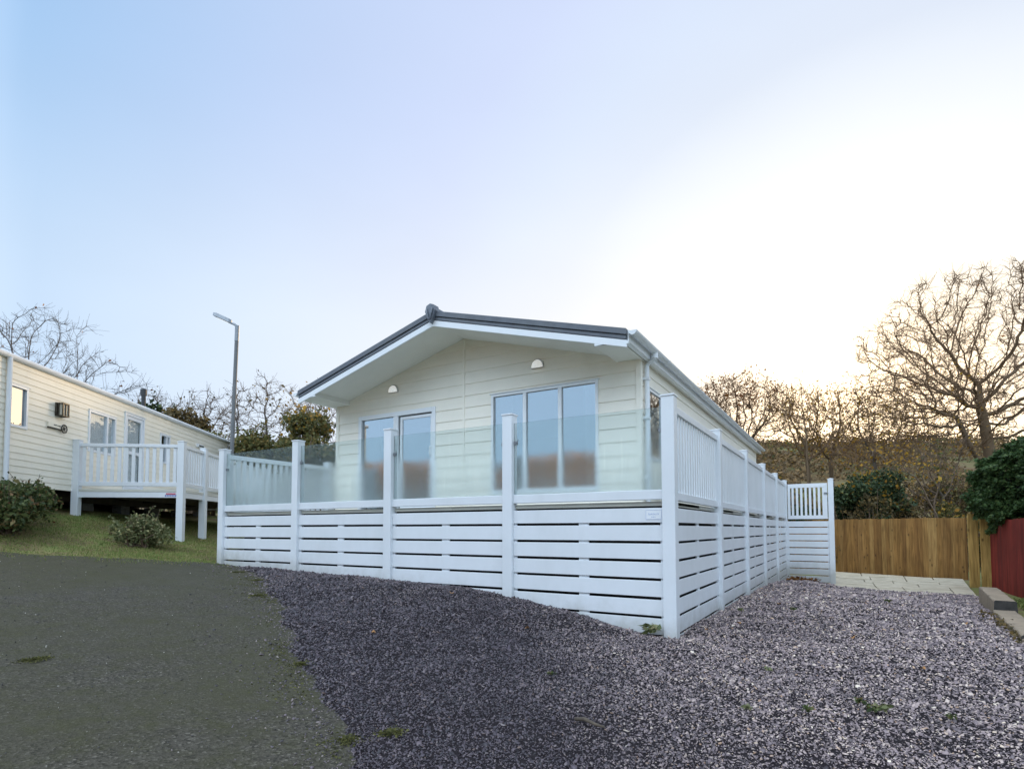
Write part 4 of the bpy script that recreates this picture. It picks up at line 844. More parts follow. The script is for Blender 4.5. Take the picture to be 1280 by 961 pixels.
MB().add([(-.16, .075, H + .068), (-.50, .085, H + .222), (-.50, -.085, H + .222), (-.16, -.075, H + .068)], [(0, 1, 2, 3)]).build('lens', M['lampshade'], lamp)

# ------------------------------------------------------------------ timber fences and sleepers
def board_fence(p0, p1, h, pitch, parent, name, m, seed, thick=.022, foot=.0):
    rr = random.Random(seed); p0 = Vector(p0); p1 = Vector(p1); L_ = (p1 - p0).length; u = (p1 - p0) / L_; nrm_ = Vector((u.y, -u.x)); mb = MB(); t = 0; k = 0
    while t < L_:
        w_ = pitch * rr.uniform(.88, 1.1); a = p0 + u * t; b_ = p0 + u * min(t + w_ * 1.0 - .003, L_); z0 = gz1(a.x, a.y) - .04 + foot; z1 = gz1(*(p0 + u * L_ * .5)) + h + rr.uniform(-.014, .014)
        o0 = rr.uniform(0, .004); f0 = nrm_ * (.002 + o0); f1 = nrm_ * (thick + o0 + .016)
        P = lambda q, f, z: (q.x + f.x, q.y + f.y, z)
        mb.add([P(a, -f0, z0), P(b_, -f0, z0), P(b_, f0 * 0 + nrm_ * thick, z0), P(a, f1, z0), P(a, -f0, z1), P(b_, -f0, z1 - rr.uniform(0, .004)), P(b_, nrm_ * thick, z1), P(a, f1, z1)],
               [(0, 3, 2, 1), (4, 5, 6, 7), (0, 1, 5, 4), (1, 2, 6, 5), (2, 3, 7, 6), (3, 0, 4, 7)]); t += w_; k += 1
    o = mb.build(name, M[m], parent, bevel=.002); return inv(o, parent)
def fence_rail(p0, p1, zs, parent, m, off):
    p0 = Vector(p0); p1 = Vector(p1); u = (p1 - p0).normalized(); nr = Vector((u.y, -u.x)); mb = MB()
    for z in zs:
        q = [p0 + nr * off, p1 + nr * off, p1 + nr * (off - .045), p0 + nr * (off - .045)]; mb.prism([(a.x, a.y) for a in q], 2, z, z + .085)
    return inv(mb.build('rail', M[m], parent), parent)
F0, F1 = (-1.3, 20.15), (4.93, 16.75)
fence = empty('timber_fence', 'golden brown upright board fence closing the end of the drive', 'fence', (2, 18.4, -.4))
board_fence(F0, F1, 2.02, .135, fence, 'board_panel', 'fence_wood', 5); fence_rail(F0, F1, (-.1, .7, 1.4), fence, 'fence_wood', -.01)
for t in (0, .33, .66, .98):
    x = F0[0] + (F1[0] - F0[0]) * t - .02; y = F0[1] + (F1[1] - F0[1]) * t + .11; inv(MB().box((x - .05, y - .02, gz1(x, y) - .2), (x + .05, y + .08, 1.5)).build('fence_post', M['post_wood'], fence), fence)
cpn = empty('fence_end_posts', 'two pale timber posts side by side where the red fence begins', 'fence posts', (4.72, 13.5, -.35))
for x0, x1, y, zt in ((4.50, 4.72, 13.50, 1.66), (4.755, 4.955, 13.44, 1.57)):
    inv(MB().box((x0, y, gz1(4.7, 13.5) - .2), (x1, y + .09, zt)).build('post', M['post_wood'], cpn, bevel=.006), cpn)
rfn = empty('red_fence', 'dark red stained board fence under the clipped conifer', 'fence', (4.95, 9, 0))
board_fence((4.98, 13.36), (4.72, 3.2), 1.62, .125, rfn, 'board_panel', 'red_wood', 9); fence_rail((4.98, 13.36), (4.72, 3.2), (.3, 1.3), rfn, 'red_wood', -.004)
for t in (.15, .5, .85): y = 13.36 - 10.16 * t; x = 4.98 - .26 * t; inv(MB().box((x + .05, y, gz1(x, y) - .2), (x + .15, y + .1, 1.5)).build('fence_post', M['red_wood'], rfn), rfn)
SLP = [((3.83, 6.95), (3.62, 4.52), .28, .20, 'weathered timber sleeper, the raised one nearest the patio'), ((3.60, 4.47), (3.44, 2.05), .28, .07, 'pale worn sleeper edging the drive below the raised one'), ((3.43, 2.0), (3.30, -.5), .28, .05, 'sleeper edging the drive nearest the camera')]
for (p, q, w_, zt, lb) in SLP:
    p = Vector(p); q = Vector(q); L_ = (p - q).length; mid_ = (p + q) / 2; a = math.atan2((p - q).y, (p - q).x); rr = random.Random(lb); v = []; f = []
    n = 24; z0 = gz1(mid_.x, mid_.y) - .12
    for i in range(n + 1):
        x = -L_ / 2 + L_ * i / n
        for (yy, zz) in ((-w_ / 2, z0), (-w_ / 2 + .012, zt - .012), (-w_ / 2 + .03, zt), (w_ / 2 - .03, zt), (w_ / 2 - .012, zt - .012), (w_ / 2, z0)): v.append((x, yy + rr.uniform(-.006, .006), zz + (rr.uniform(-.007, .005) if zz > z0 else 0)))
    for i in range(n):
        for j in range(5): f.append((i * 6 + j, i * 6 + j + 1, (i + 1) * 6 + j + 1, (i + 1) * 6 + j))
    f += [tuple(range(6)), tuple(range(n * 6 + 5, n * 6 - 1, -1))]
    o = MB().add(v, f).build('timber_sleeper', M['sleeper']); o.data.materials.append(M['sleeper_end']); o.location = (mid_.x, mid_.y, 0); o.rotation_euler = (0, 0, a)
    for pl_ in o.data.polygons:
        if len(pl_.vertices) == 6: pl_.material_index = 1
    tag(o, lb, 'sleeper', 'sleepers edging the drive')

# ------------------------------------------------------------------ vegetation
M['bark'] = mat('oak_bark', (.13, .10, .07), (.07, .055, .04), scale=8, rough=.9, stretch=(3, 3, .6), bump=.6, bscale=14)
M['bark_warm'] = mat('sun_glow_tint_bark', (.19, .125, .07), (.12, .078, .043), scale=6, rough=.9, stretch=(3, 3, .6), bump=.5, bscale=14)  # glow of the low sun put into a paler, warmer bark colour
M['bark_grey'] = mat('grey_bark', (.15, .13, .12), (.09, .08, .072), scale=8, rough=.9, stretch=(3, 3, .6), bump=.5, bscale=14)
M['twig'] = mat('brown_twig', (.17, .115, .075), (.11, .075, .05), scale=3, rough=.9)
M['twig_warm'] = mat('sun_glow_tint_twig', (.25, .15, .08), (.16, .095, .052), scale=3, rough=.9)  # same sun glow put into the twig colour
M['twig_grey'] = mat('grey_twig', (.12, .105, .10), (.075, .068, .065), scale=3, rough=.9)
LF = {
 'hill': ramp_mat('hillside_scrub', [(0, (.10, .075, .04)), (.4, (.17, .11, .055)), (.75, (.26, .165, .07)), (1, (.34, .21, .09))], transl=.3),
 'russet': ramp_mat('russet_leaf', [(0, (.13, .05, .02)), (.5, (.22, .09, .03)), (1, (.33, .16, .05))], transl=.4),
 'gold': ramp_mat('golden_leaf', [(0, (.30, .15, .02)), (.5, (.45, .24, .03)), (1, (.55, .34, .05))], transl=.45),
 'olive': ramp_mat('olive_leaf', [(0, (.06, .07, .022)), (.5, (.13, .13, .04)), (.85, (.22, .17, .055)), (1, (.34, .22, .07))], transl=.3),
 'brown': ramp_mat('brown_green_leaf', [(0, (.06, .05, .022)), (.4, (.125, .095, .04)), (.8, (.21, .14, .05)), (1, (.32, .21, .07))], transl=.35),
 'dark': ramp_mat('dark_evergreen_leaf', [(0, (.018, .034, .014)), (.5, (.042, .070, .028)), (.9, (.085, .115, .042)), (1, (.16, .17, .06))], transl=.2),
 'conifer': ramp_mat('conifer_spray', [(0, (.020, .042, .013)), (.45, (.040, .082, .022)), (.85, (.072, .122, .032)), (1, (.13, .16, .05))], rough=.6, transl=.15),
 'bush': ramp_mat('bush_leaf', [(0, (.035, .055, .020)), (.5, (.085, .115, .036)), (.85, (.15, .17, .06)), (1, (.24, .13, .06))], transl=.25),
 'grey': ramp_mat('grey_green_leaf', [(0, (.09, .11, .045)), (.5, (.17, .19, .08)), (.85, (.26, .26, .13)), (1, (.32, .26, .13))], transl=.25),
 'red': ramp_mat('red_leaf', [(0, (.09, .035, .018)), (1, (.17, .06, .03))], transl=.3),
 'flower': ramp_mat('yellow_flower', [(0, (.55, .50, .18)), (1, (.72, .66, .34))], transl=.3),
 'autumn': ramp_mat('autumn_leaf', [(0, (.40, .15, .03)), (.4, (.74, .32, .06)), (.75, (.78, .40, .09)), (.9, (.38, .25, .06)), (1, (.10, .11, .035))], transl=.3)}

class Tree:
    def __init__(s, seed): s.r = random.Random(seed); s.seg = []; s.tip = []
    def branch(s, p, d, L_, r0, lvl, P):
        rnd = s.r; n = max(2, int(L_ / P['step'][min(lvl, len(P['step']) - 1)])); sl_ = L_ / n
        jit = P['jit'][min(lvl, len(P['jit']) - 1)]; up = P['up'][min(lvl, len(P['up']) - 1)]; tap = P.get('taper', .55); pts = [(p, d, r0)]
        for i in range(n):
            d = (d + Vector((rnd.gauss(0, 1), rnd.gauss(0, 1), rnd.gauss(0, 1))) * jit + Vector((0, 0, up))).normalized()
            q = p + d * sl_; r1 = r0 * (1 - tap / n) if lvl < P['levels'] else r0 * (1 - .75 / n); s.seg.append((p, q, r0, r1, lvl)); p = q; r0 = r1; pts.append((p, d, r0))
        if lvl >= P['levels']: s.tip.append((p, d)); return
        kids = P['kids'][lvl]; nk = rnd.randint(*kids); lo = P['from'][lvl]
        for k in range(nk):
            t = lo + (1 - lo) * (k + rnd.random() * .9) / nk; i = min(n, max(1, int(round(t * n)))); q, dq, rq = pts[i]
            a = R(rnd.uniform(*P['ang'][lvl])); ax = dq.cross(Vector((rnd.gauss(0, 1), rnd.gauss(0, 1), rnd.gauss(0, 1)))).normalized(); nd = Matrix.Rotation(a, 3, ax) @ dq
            nd = (nd + Vector((0, 0, P['lift'][lvl]))).normalized()
            s.branch(q, nd, L_ * rnd.uniform(*P['len'][lvl]) * (1.15 - .45 * t), max(P['rmin'], rq * rnd.uniform(.45, .72)), lvl + 1, P)
        # leader continues
        s.branch(p, d, L_ * rnd.uniform(*P['len'][lvl]), max(P['rmin'], r0 * .85), lvl + 1, P)
def seg_mesh(name, seg, kfun, dens=None):
    A = np.array([list(s[0]) for s in seg]); B = np.array([list(s[1]) for s in seg]); r0 = np.array([s[2] for s in seg]); r1 = np.array([s[3] for s in seg])
    k = kfun; D_ = B - A; D_ /= np.linalg.norm(D_, axis=1, keepdims=True) + 1e-9; ref = np.where(np.abs(D_[:, 2:3]) < .9, np.array([[0, 0, 1.]]), np.array([[1., 0, 0]]))
    U = np.cross(D_, ref); U /= np.linalg.norm(U, axis=1, keepdims=True); W_ = np.cross(U, D_); t = np.linspace(0, 2 * np.pi, k, endpoint=False)
    off = U[:, None] * np.cos(t)[None, :, None] + W_[:, None] * np.sin(t)[None, :, None]
    V = np.concatenate([A[:, None] + off * r0[:, None, None], B[:, None] + D_[:, None] * (r1 * .4)[:, None, None] + off * r1[:, None, None]], 1).reshape(-1, 3)
    base = np.arange(len(seg))[:, None, None] * 2 * k; i = np.arange(k); F = np.stack([i, (i + 1) % k, (i + 1) % k + k, i + k], -1)[None]
    return np_mesh(name, V, (base + F).reshape(-1, 4))
def leaf_mesh(name, P, size, seed, squash=1.0, aspect=.6):
    r = np.random.default_rng(seed); n = len(P); a = r.normal(size=(n, 3)); a /= np.linalg.norm(a, axis=1, keepdims=True); b = np.cross(a, r.normal(size=(n, 3))); b /= np.linalg.norm(b, axis=1, keepdims=True) + 1e-9
    a[:, 2] *= squash; s = size * r.lognormal(0, .3, n)[:, None]; P = np.asarray(P)
    c = np.cross(a, b) * .18
    V = np.stack([P - a * s, P + b * s * aspect + c * s, P + a * s, P - b * s * aspect + c * s], 1).reshape(-1, 3)
    return np_mesh(name, V, np.arange(n * 4).reshape(-1, 4))
def make_tree(name, label, l, d, seed, P, bark, twig, leaf=None, nleaf=0, lsize=.08, lean=(0, 0), group=None, cat='tree', z=None, leafpick=None, split=.022):
    x, y = wxy(l, d); zz = (gz1(x, y) if z is None else z) - .15
    t = Tree(seed); root = empty(name, label, cat, (x, y, zz), 0, group)
    ax = Vector((RV[0], RV[1], 0)) * lean[0] + Vector((FV[0], FV[1], 0)) * lean[1]
    t.branch(Vector((0, 0, 0)), (Vector((0, 0, 1)) + ax).normalized(), P['trunk'], P['r'], 0, P)
    big = [s for s in t.seg if s[2] > split]; small = [s for s in t.seg if s[2] <= split]
    if big: link('trunk', seg_mesh('trunk', big, 7), M[bark], root, smooth=True)
    if small: link('crown', seg_mesh('crown', small, 3), M[twig], root)
    if nleaf:
        rr = np.random.default_rng(seed); T = np.array([list(p) for p, _ in t.tip]); 
        if leafpick is not None: T = T[leafpick(T)]
        if len(T): pts = T[rr.integers(0, len(T), nleaf)] + rr.normal(size=(nleaf, 3)) * P.get('lspread', .18); link('leaves', leaf_mesh('leaves', pts, lsize, seed + 1), LF[leaf], root)
    print(name, len(t.seg), len(t.tip), 'top', round(max(s[1].z for s in t.seg) + zz, 1)); return root
def colonise(name, label, base, crown, n_attr, seed, r_tip, bark, twig, leaf=None, nleaf=0, lsize=.07, trunk=None, step=.3, di=2.4, dk=.55, spur=3, spur_len=.45, up=.05, split=.03, group=None, cat='tree', expo=2.22, leafz=None, wild=.18, spur_up=.12):
    """space colonisation: limbs grow crookedly towards points scattered through the crown's volume.
    crown: list of ellipsoids (l, d, z, rl, rd, rz) in site coordinates; base: (l, d, z)"""
    rr = np.random.default_rng(seed); L3 = lambda l, d, z: np.stack(np.broadcast_arrays(*(wxy(np.asarray(l, float), np.asarray(d, float)) + (np.asarray(z, float),))), -1)
    vol = np.array([c[3] * c[4] * c[5] for c in crown]); cnt = (n_attr * vol / vol.sum()).astype(int); A = []
    for c, k in zip(crown, cnt):
        q = rr.normal(size=(k, 3)); q /= np.linalg.norm(q, axis=1, keepdims=True); q *= rr.uniform(.1, 1, (k, 1)) ** .42
        A.append(L3(c[0] + q[:, 0] * c[3], c[1] + q[:, 1] * c[4], c[2] + q[:, 2] * c[5]))
    A = np.concatenate(A); B = L3(*base).reshape(3); nodes = [B]; par = [-1]
    tp = [np.array(L3(*t)).reshape(3) for t in (trunk or [])]
    for t in tp:
        a = nodes[-1]; m = max(1, int(np.linalg.norm(t - a) / step))
        for i in range(1, m + 1): nodes.append(a + (t - a) * i / m + rr.normal(size=3) * .035 * step); par.append(len(nodes) - 2)
    near = np.full(len(A), 1e9); who = np.zeros(len(A), int); alive = np.ones(len(A), bool)
    def upd(i0):
        nonlocal near, who
        Nn = np.array(nodes[i0:])
        for s in range(0, len(Nn), 64):
            d_ = np.linalg.norm(A[:, None] - Nn[None, s:s + 64], axis=2); k = d_.argmin(1); m = d_[np.arange(len(A)), k]; b_ = m < near; near[b_] = m[b_]; who[b_] = k[b_] + i0 + s
    upd(0)
    for it in range(260):
        act = alive & (near < (di if it > 3 else 50))
        if not act.any():
            if alive.any() and it < 200: act = alive & (near <= np.sort(near[alive])[min(10, alive.sum() - 1)])
            else: break
        w_ = who[act]; V = A[act] - np.array(nodes)[w_]; V /= np.linalg.norm(V, axis=1, keepdims=True) + 1e-9
        ids, inv_ = np.unique(w_, return_inverse=True); S_ = np.zeros((len(ids), 3)); np.add.at(S_, inv_, V); S_ /= np.linalg.norm(S_, axis=1, keepdims=True) + 1e-9
        S_ += rr.normal(size=S_.shape) * wild; S_[:, 2] += up; S_ /= np.linalg.norm(S_, axis=1, keepdims=True) + 1e-9; i0 = len(nodes)
        for i, v in zip(ids, S_): nodes.append(nodes[i] + v * step); par.append(int(i))
        upd(i0); alive &= near > dk
    P = np.array(nodes); par = np.array(par); n = len(P); rad = np.zeros(n); ch = np.zeros(n, int)
    for i in range(n - 1, 0, -1):
        if ch[i] == 0: rad[i] = r_tip ** expo
        rad[par[i]] += rad[i]; ch[par[i]] += 1
    rad = rad ** (1 / expo); rad[0] = rad[1] * 1.25 if n > 1 else rad[0]
    root = empty(name, label, cat, tuple(B), 0, group); seg = [(P[par[i]] - B, P[i] - B, min(rad[par[i]], rad[i] * 1.35), rad[i], 0) for i in range(1, n)]
    # fine spurs along every thin shoot
    thin = [i for i in range(1, n) if rad[i] < r_tip * 3.2]; tips = []
    for i in thin:
        d0 = P[i] - P[par[i]]; d0 /= np.linalg.norm(d0) + 1e-9
        for k in range(spur if ch[i] else spur + 1):
            p_ = P[par[i]] + (P[i] - P[par[i]]) * rr.random(); v = d0 * .8 + rr.normal(size=3) * .75; v[2] += spur_up; v /= np.linalg.norm(v); l_ = spur_len * rr.uniform(.35, 1.2); r0 = r_tip * .72
            for q in range(2):
                e = p_ + v * l_ * .5; seg.append((p_ - B, e - B, r0, r0 * .75, 1)); p_ = e; r0 *= .75; v = v + rr.normal(size=3) * .22; v[2] += spur_up * .5; v /= np.linalg.norm(v)
            tips.append(p_)
    big = [s for s in seg if s[2] > split]; small = [s for s in seg if s[2] <= split]
    link('trunk', seg_mesh('trunk', big, 7), M[bark], root, smooth=True); link('crown', seg_mesh('crown', small, 3), M[twig], root)
    if nleaf:
        T = np.array(tips); 
        if leafz is not None: T = T[T[:, 2] > leafz]
        link('leaves', leaf_mesh('leaves', T[rr.integers(0, len(T), nleaf)] + rr.normal(size=(nleaf, 3)) * .12 - B, lsize, seed + 1), LF[leaf], root)
    print(name, n, len(seg), 'trunk r', round(rad[1], 2)); return root
G = lambda l, d: gz1(*wxy(l, d)) - .2
colonise('oak_tree', 'tallest bare spreading oak at the right edge above the conifer', (23.6, 27.5, G(23.6, 27.5)), [(23.6, 27.5, 10.0, 6.3, 5.0, 4.3), (19.6, 27.0, 9.0, 3.0, 3.5, 3.0), (28, 27.5, 8.2, 3.4, 4, 3.2)], 3300, 41, .0125, 'bark_warm', 'twig_warm', 'russet', 350, .045,
         trunk=[(23.4, 27.5, 5.0), (23.1, 27.5, 7.2)], step=.30, di=2.6, dk=.45, spur=4, spur_len=.6, split=.05)
colonise('oak_tree', 'bare oak leaning left with crooked limbs beside the tallest oak', (22.6, 26.0, G(22.6, 26.0)), [(18.6, 25.5, 7.0, 3.3, 2.6, 2.0), (20.6, 26, 5.6, 1.6, 2, 1.2), (17.2, 25.2, 5.6, 1.6, 2, 1.0)], 1200, 23, .0125, 'bark_warm', 'twig_warm', 'gold', 380, .05,
         trunk=[(22.2, 26.0, 3.6), (21.3, 26.0, 5.0), (20.7, 26.0, 6.4)], step=.28, di=2.2, dk=.45, spur=4, spur_len=.5, split=.05)
colonise('oak_tree', 'rounded bare tree with russet leaves on top just right of the lodge roof', (14.0, 33.0, G(14, 33)), [(13.4, 33, 8.3, 3.5, 3.2, 2.1), (11.2, 33, 8.0, 1.6, 2, 1.8)], 1700, 17, .013, 'bark_warm', 'twig_warm', 'russet', 2200, .06,
         trunk=[(13.9, 33, 4.2), (13.7, 33, 5.8)], step=.3, di=2.4, dk=.42, spur=4, spur_len=.55, leafz=7.9, split=.05)
colonise('young_tree', 'slim upright sapling with a forked trunk behind the gate', (15.1, 28.5, G(15.1, 28.5)), [(14.3, 28.5, 7.6, .9, 1, 1.5), (15.4, 28.5, 7.4, .8, 1, 1.6)], 170, 3, .012, 'bark_warm', 'twig_warm', 'gold', 60, .06,
         trunk=[(15.05, 28.5, 3.0), (15.0, 28.5, 5.4)], step=.3, di=2.5, dk=.5, spur=2, spur_len=.4, up=.3, split=.04)
colonise('autumn_tree', 'dark trunked tree with ochre leaves over the middle of the timber fence', (17.4, 26.5, G(17.4, 26.5)), [(17.2, 26.5, 6.0, 2.3, 2, 1.9), (16.0, 26.5, 5.0, 1.4, 1.5, 1.2)], 900, 29, .0125, 'bark', 'twig_warm', 'gold', 1100, .05,
         trunk=[(17.4, 26.5, 2.2), (17.2, 26.5, 3.6)], step=.28, di=2.2, dk=.45, spur=4, spur_len=.5, split=.05)
colonise('autumn_tree', 'low bushy tree with brown twigs between the sapling and the ochre tree', (17.6, 31.0, G(17.6, 31)), [(17.8, 31, 7.2, 2.8, 2.2, 2.3)], 1000, 31, .0135, 'bark_warm', 'twig_warm', 'gold', 1500, .05,
         trunk=[(17.7, 31, 3.2), (17.6, 31, 4.8)], step=.3, di=2.2, dk=.5, spur=3, spur_len=.5, split=.05)
colonise('autumn_tree', 'golden brown twiggy tree rising directly beyond the gate posts', (15.9, 30.0, G(15.9, 30)), [(15.7, 30, 7.0, 2.1, 2.0, 2.1)], 760, 67, .0130, 'bark_warm', 'twig_warm', 'gold', 900, .05,
         trunk=[(15.9, 30, 3.0), (15.8, 30, 4.6)], step=.28, di=2.2, dk=.45, spur=4, spur_len=.5, split=.05)
colonise('autumn_tree', 'twiggy tree with scattered yellow leaves left of the conifer', (18.3, 24.0, G(18.3, 24)), [(18.4, 24, 4.7, 1.5, 1.5, 1.7), (17.2, 24, 3.6, 1.2, 1.2, 1.2)], 380, 37, .011, 'bark', 'twig', 'gold', 380, .05,
         trunk=[(18.3, 24, 1.4), (18.4, 24, 2.6)], step=.25, di=2, dk=.45, spur=2, spur_len=.4, split=.04)
colonise('young_tree', 'thin leaning tree just behind the right end of the timber fence', (16.0, 20.6, G(16, 20.6)), [(13.6, 20.4, 3.9, 1.0, .8, .8), (14.7, 20.5, 3.5, .9, .8, .8)], 150, 53, .009, 'bark', 'twig', 'gold', 160, .055,
         trunk=[(15.7, 20.6, 1.4), (15.0, 20.6, 2.8)], step=.22, di=2, dk=.4, spur=2, spur_len=.35, split=.035)
colonise('young_tree', 'grey multi stemmed sapling behind the timber fence near the conifer', (16.6, 22.0, G(16.6, 22)), [(16.6, 22, 3.7, .8, .8, 1.3), (17.2, 22, 3.2, .6, .6, 1.0)], 150, 59, .010, 'bark_grey', 'twig', 'olive', 240, .055,
         trunk=[(16.55, 22, 1.2), (16.5, 22, 2.2)], step=.22, di=2, dk=.4, spur=2, spur_len=.35, up=.2, split=.035)
colonise('bare_tree', 'large bare grey tree rising behind the caravan at the left edge', (-20.3, 23.5, G(-20.3, 23.5)), [(-20.3, 23.5, 8.3, 3.0, 2.6, 2.5), (-17.2, 23.5, 7.4, 2.0, 1.8, 1.1), (-22.6, 23.5, 8.8, 2, 2, 2.2)], 1100, 61, .0085, 'bark_grey', 'twig_grey', 'russet', 40, .07,
         trunk=[(-20.3, 23.5, 4.2)], step=.30, di=3.2, dk=.5, spur=3, spur_len=.6, up=.18, split=.045, wild=.10, spur_up=.35)
for (l, d, sd, zt, w_, lb, lf, nl) in [
    (-11.9, 24.5, 71, 7.6, .9, 'slender bare birch directly behind the street lamp', 'brown', 60), (-10.0, 23.0, 73, 7.6, 1.0, 'bare birch right of the street lamp leaning left', 'brown', 160),
    (-9.0, 24.0, 74, 7.5, 1.0, 'upright bare birch with brown leaves midway between lamp and lodge', 'gold', 240), (-7.6, 23.0, 79, 6.9, 1.3, 'crooked bare birch close to the left eaves of the lodge', 'brown', 200),
    (-14.6, 27.0, 83, 8.0, 1.6, 'twiggy bare birch left of the lamp behind the dark bush', 'brown', 120), (-16.8, 27.0, 89, 7.9, 1.6, 'twiggy bare birch above the caravan flue', 'brown', 80), (-18.6, 28.5, 97, 7.6, 1.5, 'low bare birch behind the middle of the caravan roof', 'brown', 60)]:
    g = G(l, d); colonise('birch_tree', lb, (l, d, g), [(l - .1, d, zt - 1.5, w_, w_, 1.7), (l + .15, d, zt - 2.9, w_ * .9, w_ * .9, 1.1)], int(300 * w_), sd, .0105, 'bark_grey', 'twig', lf, nl, .055,
        trunk=[(l + .1, d, g + 1.6), (l, d, zt - 3.6), (l - .12, d, zt - 1.8)], step=.26, di=2, dk=.38, spur=4, spur_len=.5, up=.12, split=.03, group='bare birches behind the caravan and lamp')

# shrubs: twigs inside, leaf clumps through the volume
def shrub(name, label, l, d, rad, hgt, leaf, n, lsize, seed, cat='shrub', group=None, z=None, lobes=9, xy=None, stems=26, flat=.0, aspect=.6, extra=None):
    x, y = wxy(l, d) if xy is None else xy; zz = gz1(x, y) - .05 if z is None else z; rr = np.random.default_rng(seed); root = empty(name, label, cat, (x, y, zz), 0, group)
    C_ = []; 
    for i in range(lobes):
        a = rr.uniform(0, 2 * np.pi); q = rr.uniform(0, .72) ** .7; h = rr.uniform(.3, .95)
        k = math.sqrt(max(.1, 1 - (h - .4) ** 2 * 1.7)); C_.append((math.cos(a) * q * rad * k, math.sin(a) * q * rad * k, h * hgt * .86, rr.uniform(.28, .46) * rad))
    C_ = np.array(C_); pick = rr.integers(0, lobes, n); dv = rr.normal(size=(n, 3)); dv /= np.linalg.norm(dv, axis=1, keepdims=True); rad_ = rr.uniform(.25, 1.12, n) ** .6
    clump = rr.normal(size=(lobes * 40, 3)); P = C_[pick, :3] + dv * (C_[pick, 3] * rad_)[:, None] * np.array([1, 1, .8]) 
    # gather leaves into small sprays so gaps show between them
    m_ = n // 9; cen = P[rr.integers(0, n, m_)]; P2 = cen[rr.integers(0, m_, n)] + rr.normal(size=(n, 3)) * lsize * 1.5; P = np.where(rr.random((n, 1)) < .75, P2, P); P = P[P[:, 2] > .0]
    link('foliage', leaf_mesh('foliage', P, lsize, seed, aspect=aspect), LF[leaf], root)
    seg = []
    for i in range(stems):
        c = C_[rr.integers(0, lobes)]; e = Vector(c[:3]) + Vector(rr.normal(size=3)) * c[3] * .55; b_ = Vector((rr.normal() * rad * .15, rr.normal() * rad * .15, -.05)); m1 = b_ * .6 + e * .4 + Vector((rr.normal() * .1 * rad, rr.normal() * .1 * rad, .12 * hgt)); r0 = .012 + .012 * rad
        seg += [(b_, m1, r0, r0 * .7, 0), (m1, e, r0 * .7, r0 * .3, 1)]
    link('stem', seg_mesh('stem', seg, 5), M['twig'], root)
    # stray shoots standing clear of the outline
    sp_, sl2 = [], []
    for i in range(16):
        c = C_[rr.integers(0, lobes)]; v = rr.normal(size=3); v[2] = abs(v[2]) + .5; v /= np.linalg.norm(v); a = c[:3] + v * c[3] * .8; e = a + v * rad * rr.uniform(.22, .5); sp_.append((Vector(a), Vector(e), .004 + .003 * rad, .003, 1)); k = 14
        sl2.append(a + (e - a) * rr.random((k, 1)) ** .8 + rr.normal(size=(k, 3)) * lsize * .8)
    link('shoots', seg_mesh('shoots', sp_, 4), M['twig'], root); link('shoot_leaves', leaf_mesh('shoot_leaves', np.concatenate(sl2), lsize * .9, seed + 5, aspect=aspect), LF[leaf], root)
    if extra: lf, cnt, sz = extra; k = rr.integers(0, len(P), cnt); hi = P[k]; hi = hi[hi[:, 2] > hgt * .25]; ctr = np.array([0, 0, hgt * .4]); hi = ctr + (hi - ctr) * 1.12; link('flowers' if lf == 'flower' else 'leaves', leaf_mesh('extra', hi, sz, seed + 9, aspect=.9), LF[lf], root)
    return root
shrub('evergreen_bush', 'large dark evergreen bush at the left edge under the caravan window', 0, 0, .84, 1.0, 'bush', 15000, .030, 101, 'bush', xy=(-11.2, -2.3), z=1.12, lobes=14, extra=('red', 70, .024))
shrub('flowering_bush', 'small straggly bush with pale yellow flowers in front of the caravan deck', 0, 0, .58, .66, 'grey', 5200, .024, 103, 'bush', xy=(-10.15, -.55), lobes=11, stems=50, extra=('flower', 70, .024))
shrub('evergreen_tree', 'dark green rounded tree behind the caravan flue', -15.6, 24.5, 1.9, 6.0, 'dark', 12000, .085, 107, 'tree', lobes=16)
shrub('bronze_bush', 'bronze and gold leaved bush right of the dark tree behind the caravan', -13.4, 23.5, 1.4, 5.5, 'brown', 8000, .075, 109, 'bush', lobes=12)
shrub('bronze_bush', 'dark olive bush with brown leaves tucked beside the left eaves of the lodge', -7.8, 22.0, 1.75, 4.7, 'olive', 13000, .07, 113, 'bush', lobes=13, extra=('gold', 500, .06))
for i, (l, d, rd, h, lb) in enumerate([(-11.0, 21.5, 1.5, 3.7, 'low dark hedge bush just right of the street lamp foot'), (-9.4, 21.0, 1.5, 3.8, 'low dark hedge bush in the middle of the hedge left of the lodge'), (-7.9, 20.5, 1.4, 3.9, 'low dark hedge bush touching the left corner of the lodge')]):
    shrub('hedge_bush', lb, l, d, rd, h, 'olive', 7500, .06, 120 + i, 'bush', lobes=14, group='low hedge beyond the lodge')
shrub('evergreen_bush', 'dark green bush above the far end of the lodge gutter', 10.9, 26, 1.4, 5.0, 'dark', 9000, .075, 131, 'bush', lobes=12, extra=('gold', 500, .07))
shrub('evergreen_bush', 'dark green holly bush right of the gate post behind the fence', 13.9, 22.8, 1.25, 4.3, 'dark', 11000, .055, 133, 'bush', lobes=16, extra=('gold', 260, .06))
shrub('evergreen_bush', 'tall dark ivy green bush behind the left half of the timber fence', 15.5, 23.6, 1.35, 4.7, 'dark', 11000, .055, 134, 'bush', lobes=16, extra=('gold', 320, .06))
shrub('evergreen_bush', 'low dark bush seen through the gate pickets', 12.3, 23.2, 1.2, 2.7, 'dark', 7000, .055, 135, 'bush', lobes=12)
shrub('golden_bush', 'bush of orange and yellow leaves above the left end of the timber fence', 14.0, 21.8, .95, 3.4, 'brown', 900, .055, 137, 'bush', lobes=9, stems=60)
shrub('bramble_bush', 'brown bramble thicket behind the middle of the timber fence', 16.0, 23.4, 1.9, 3.4, 'brown', 9000, .042, 139, 'bush', lobes=15, stems=160)
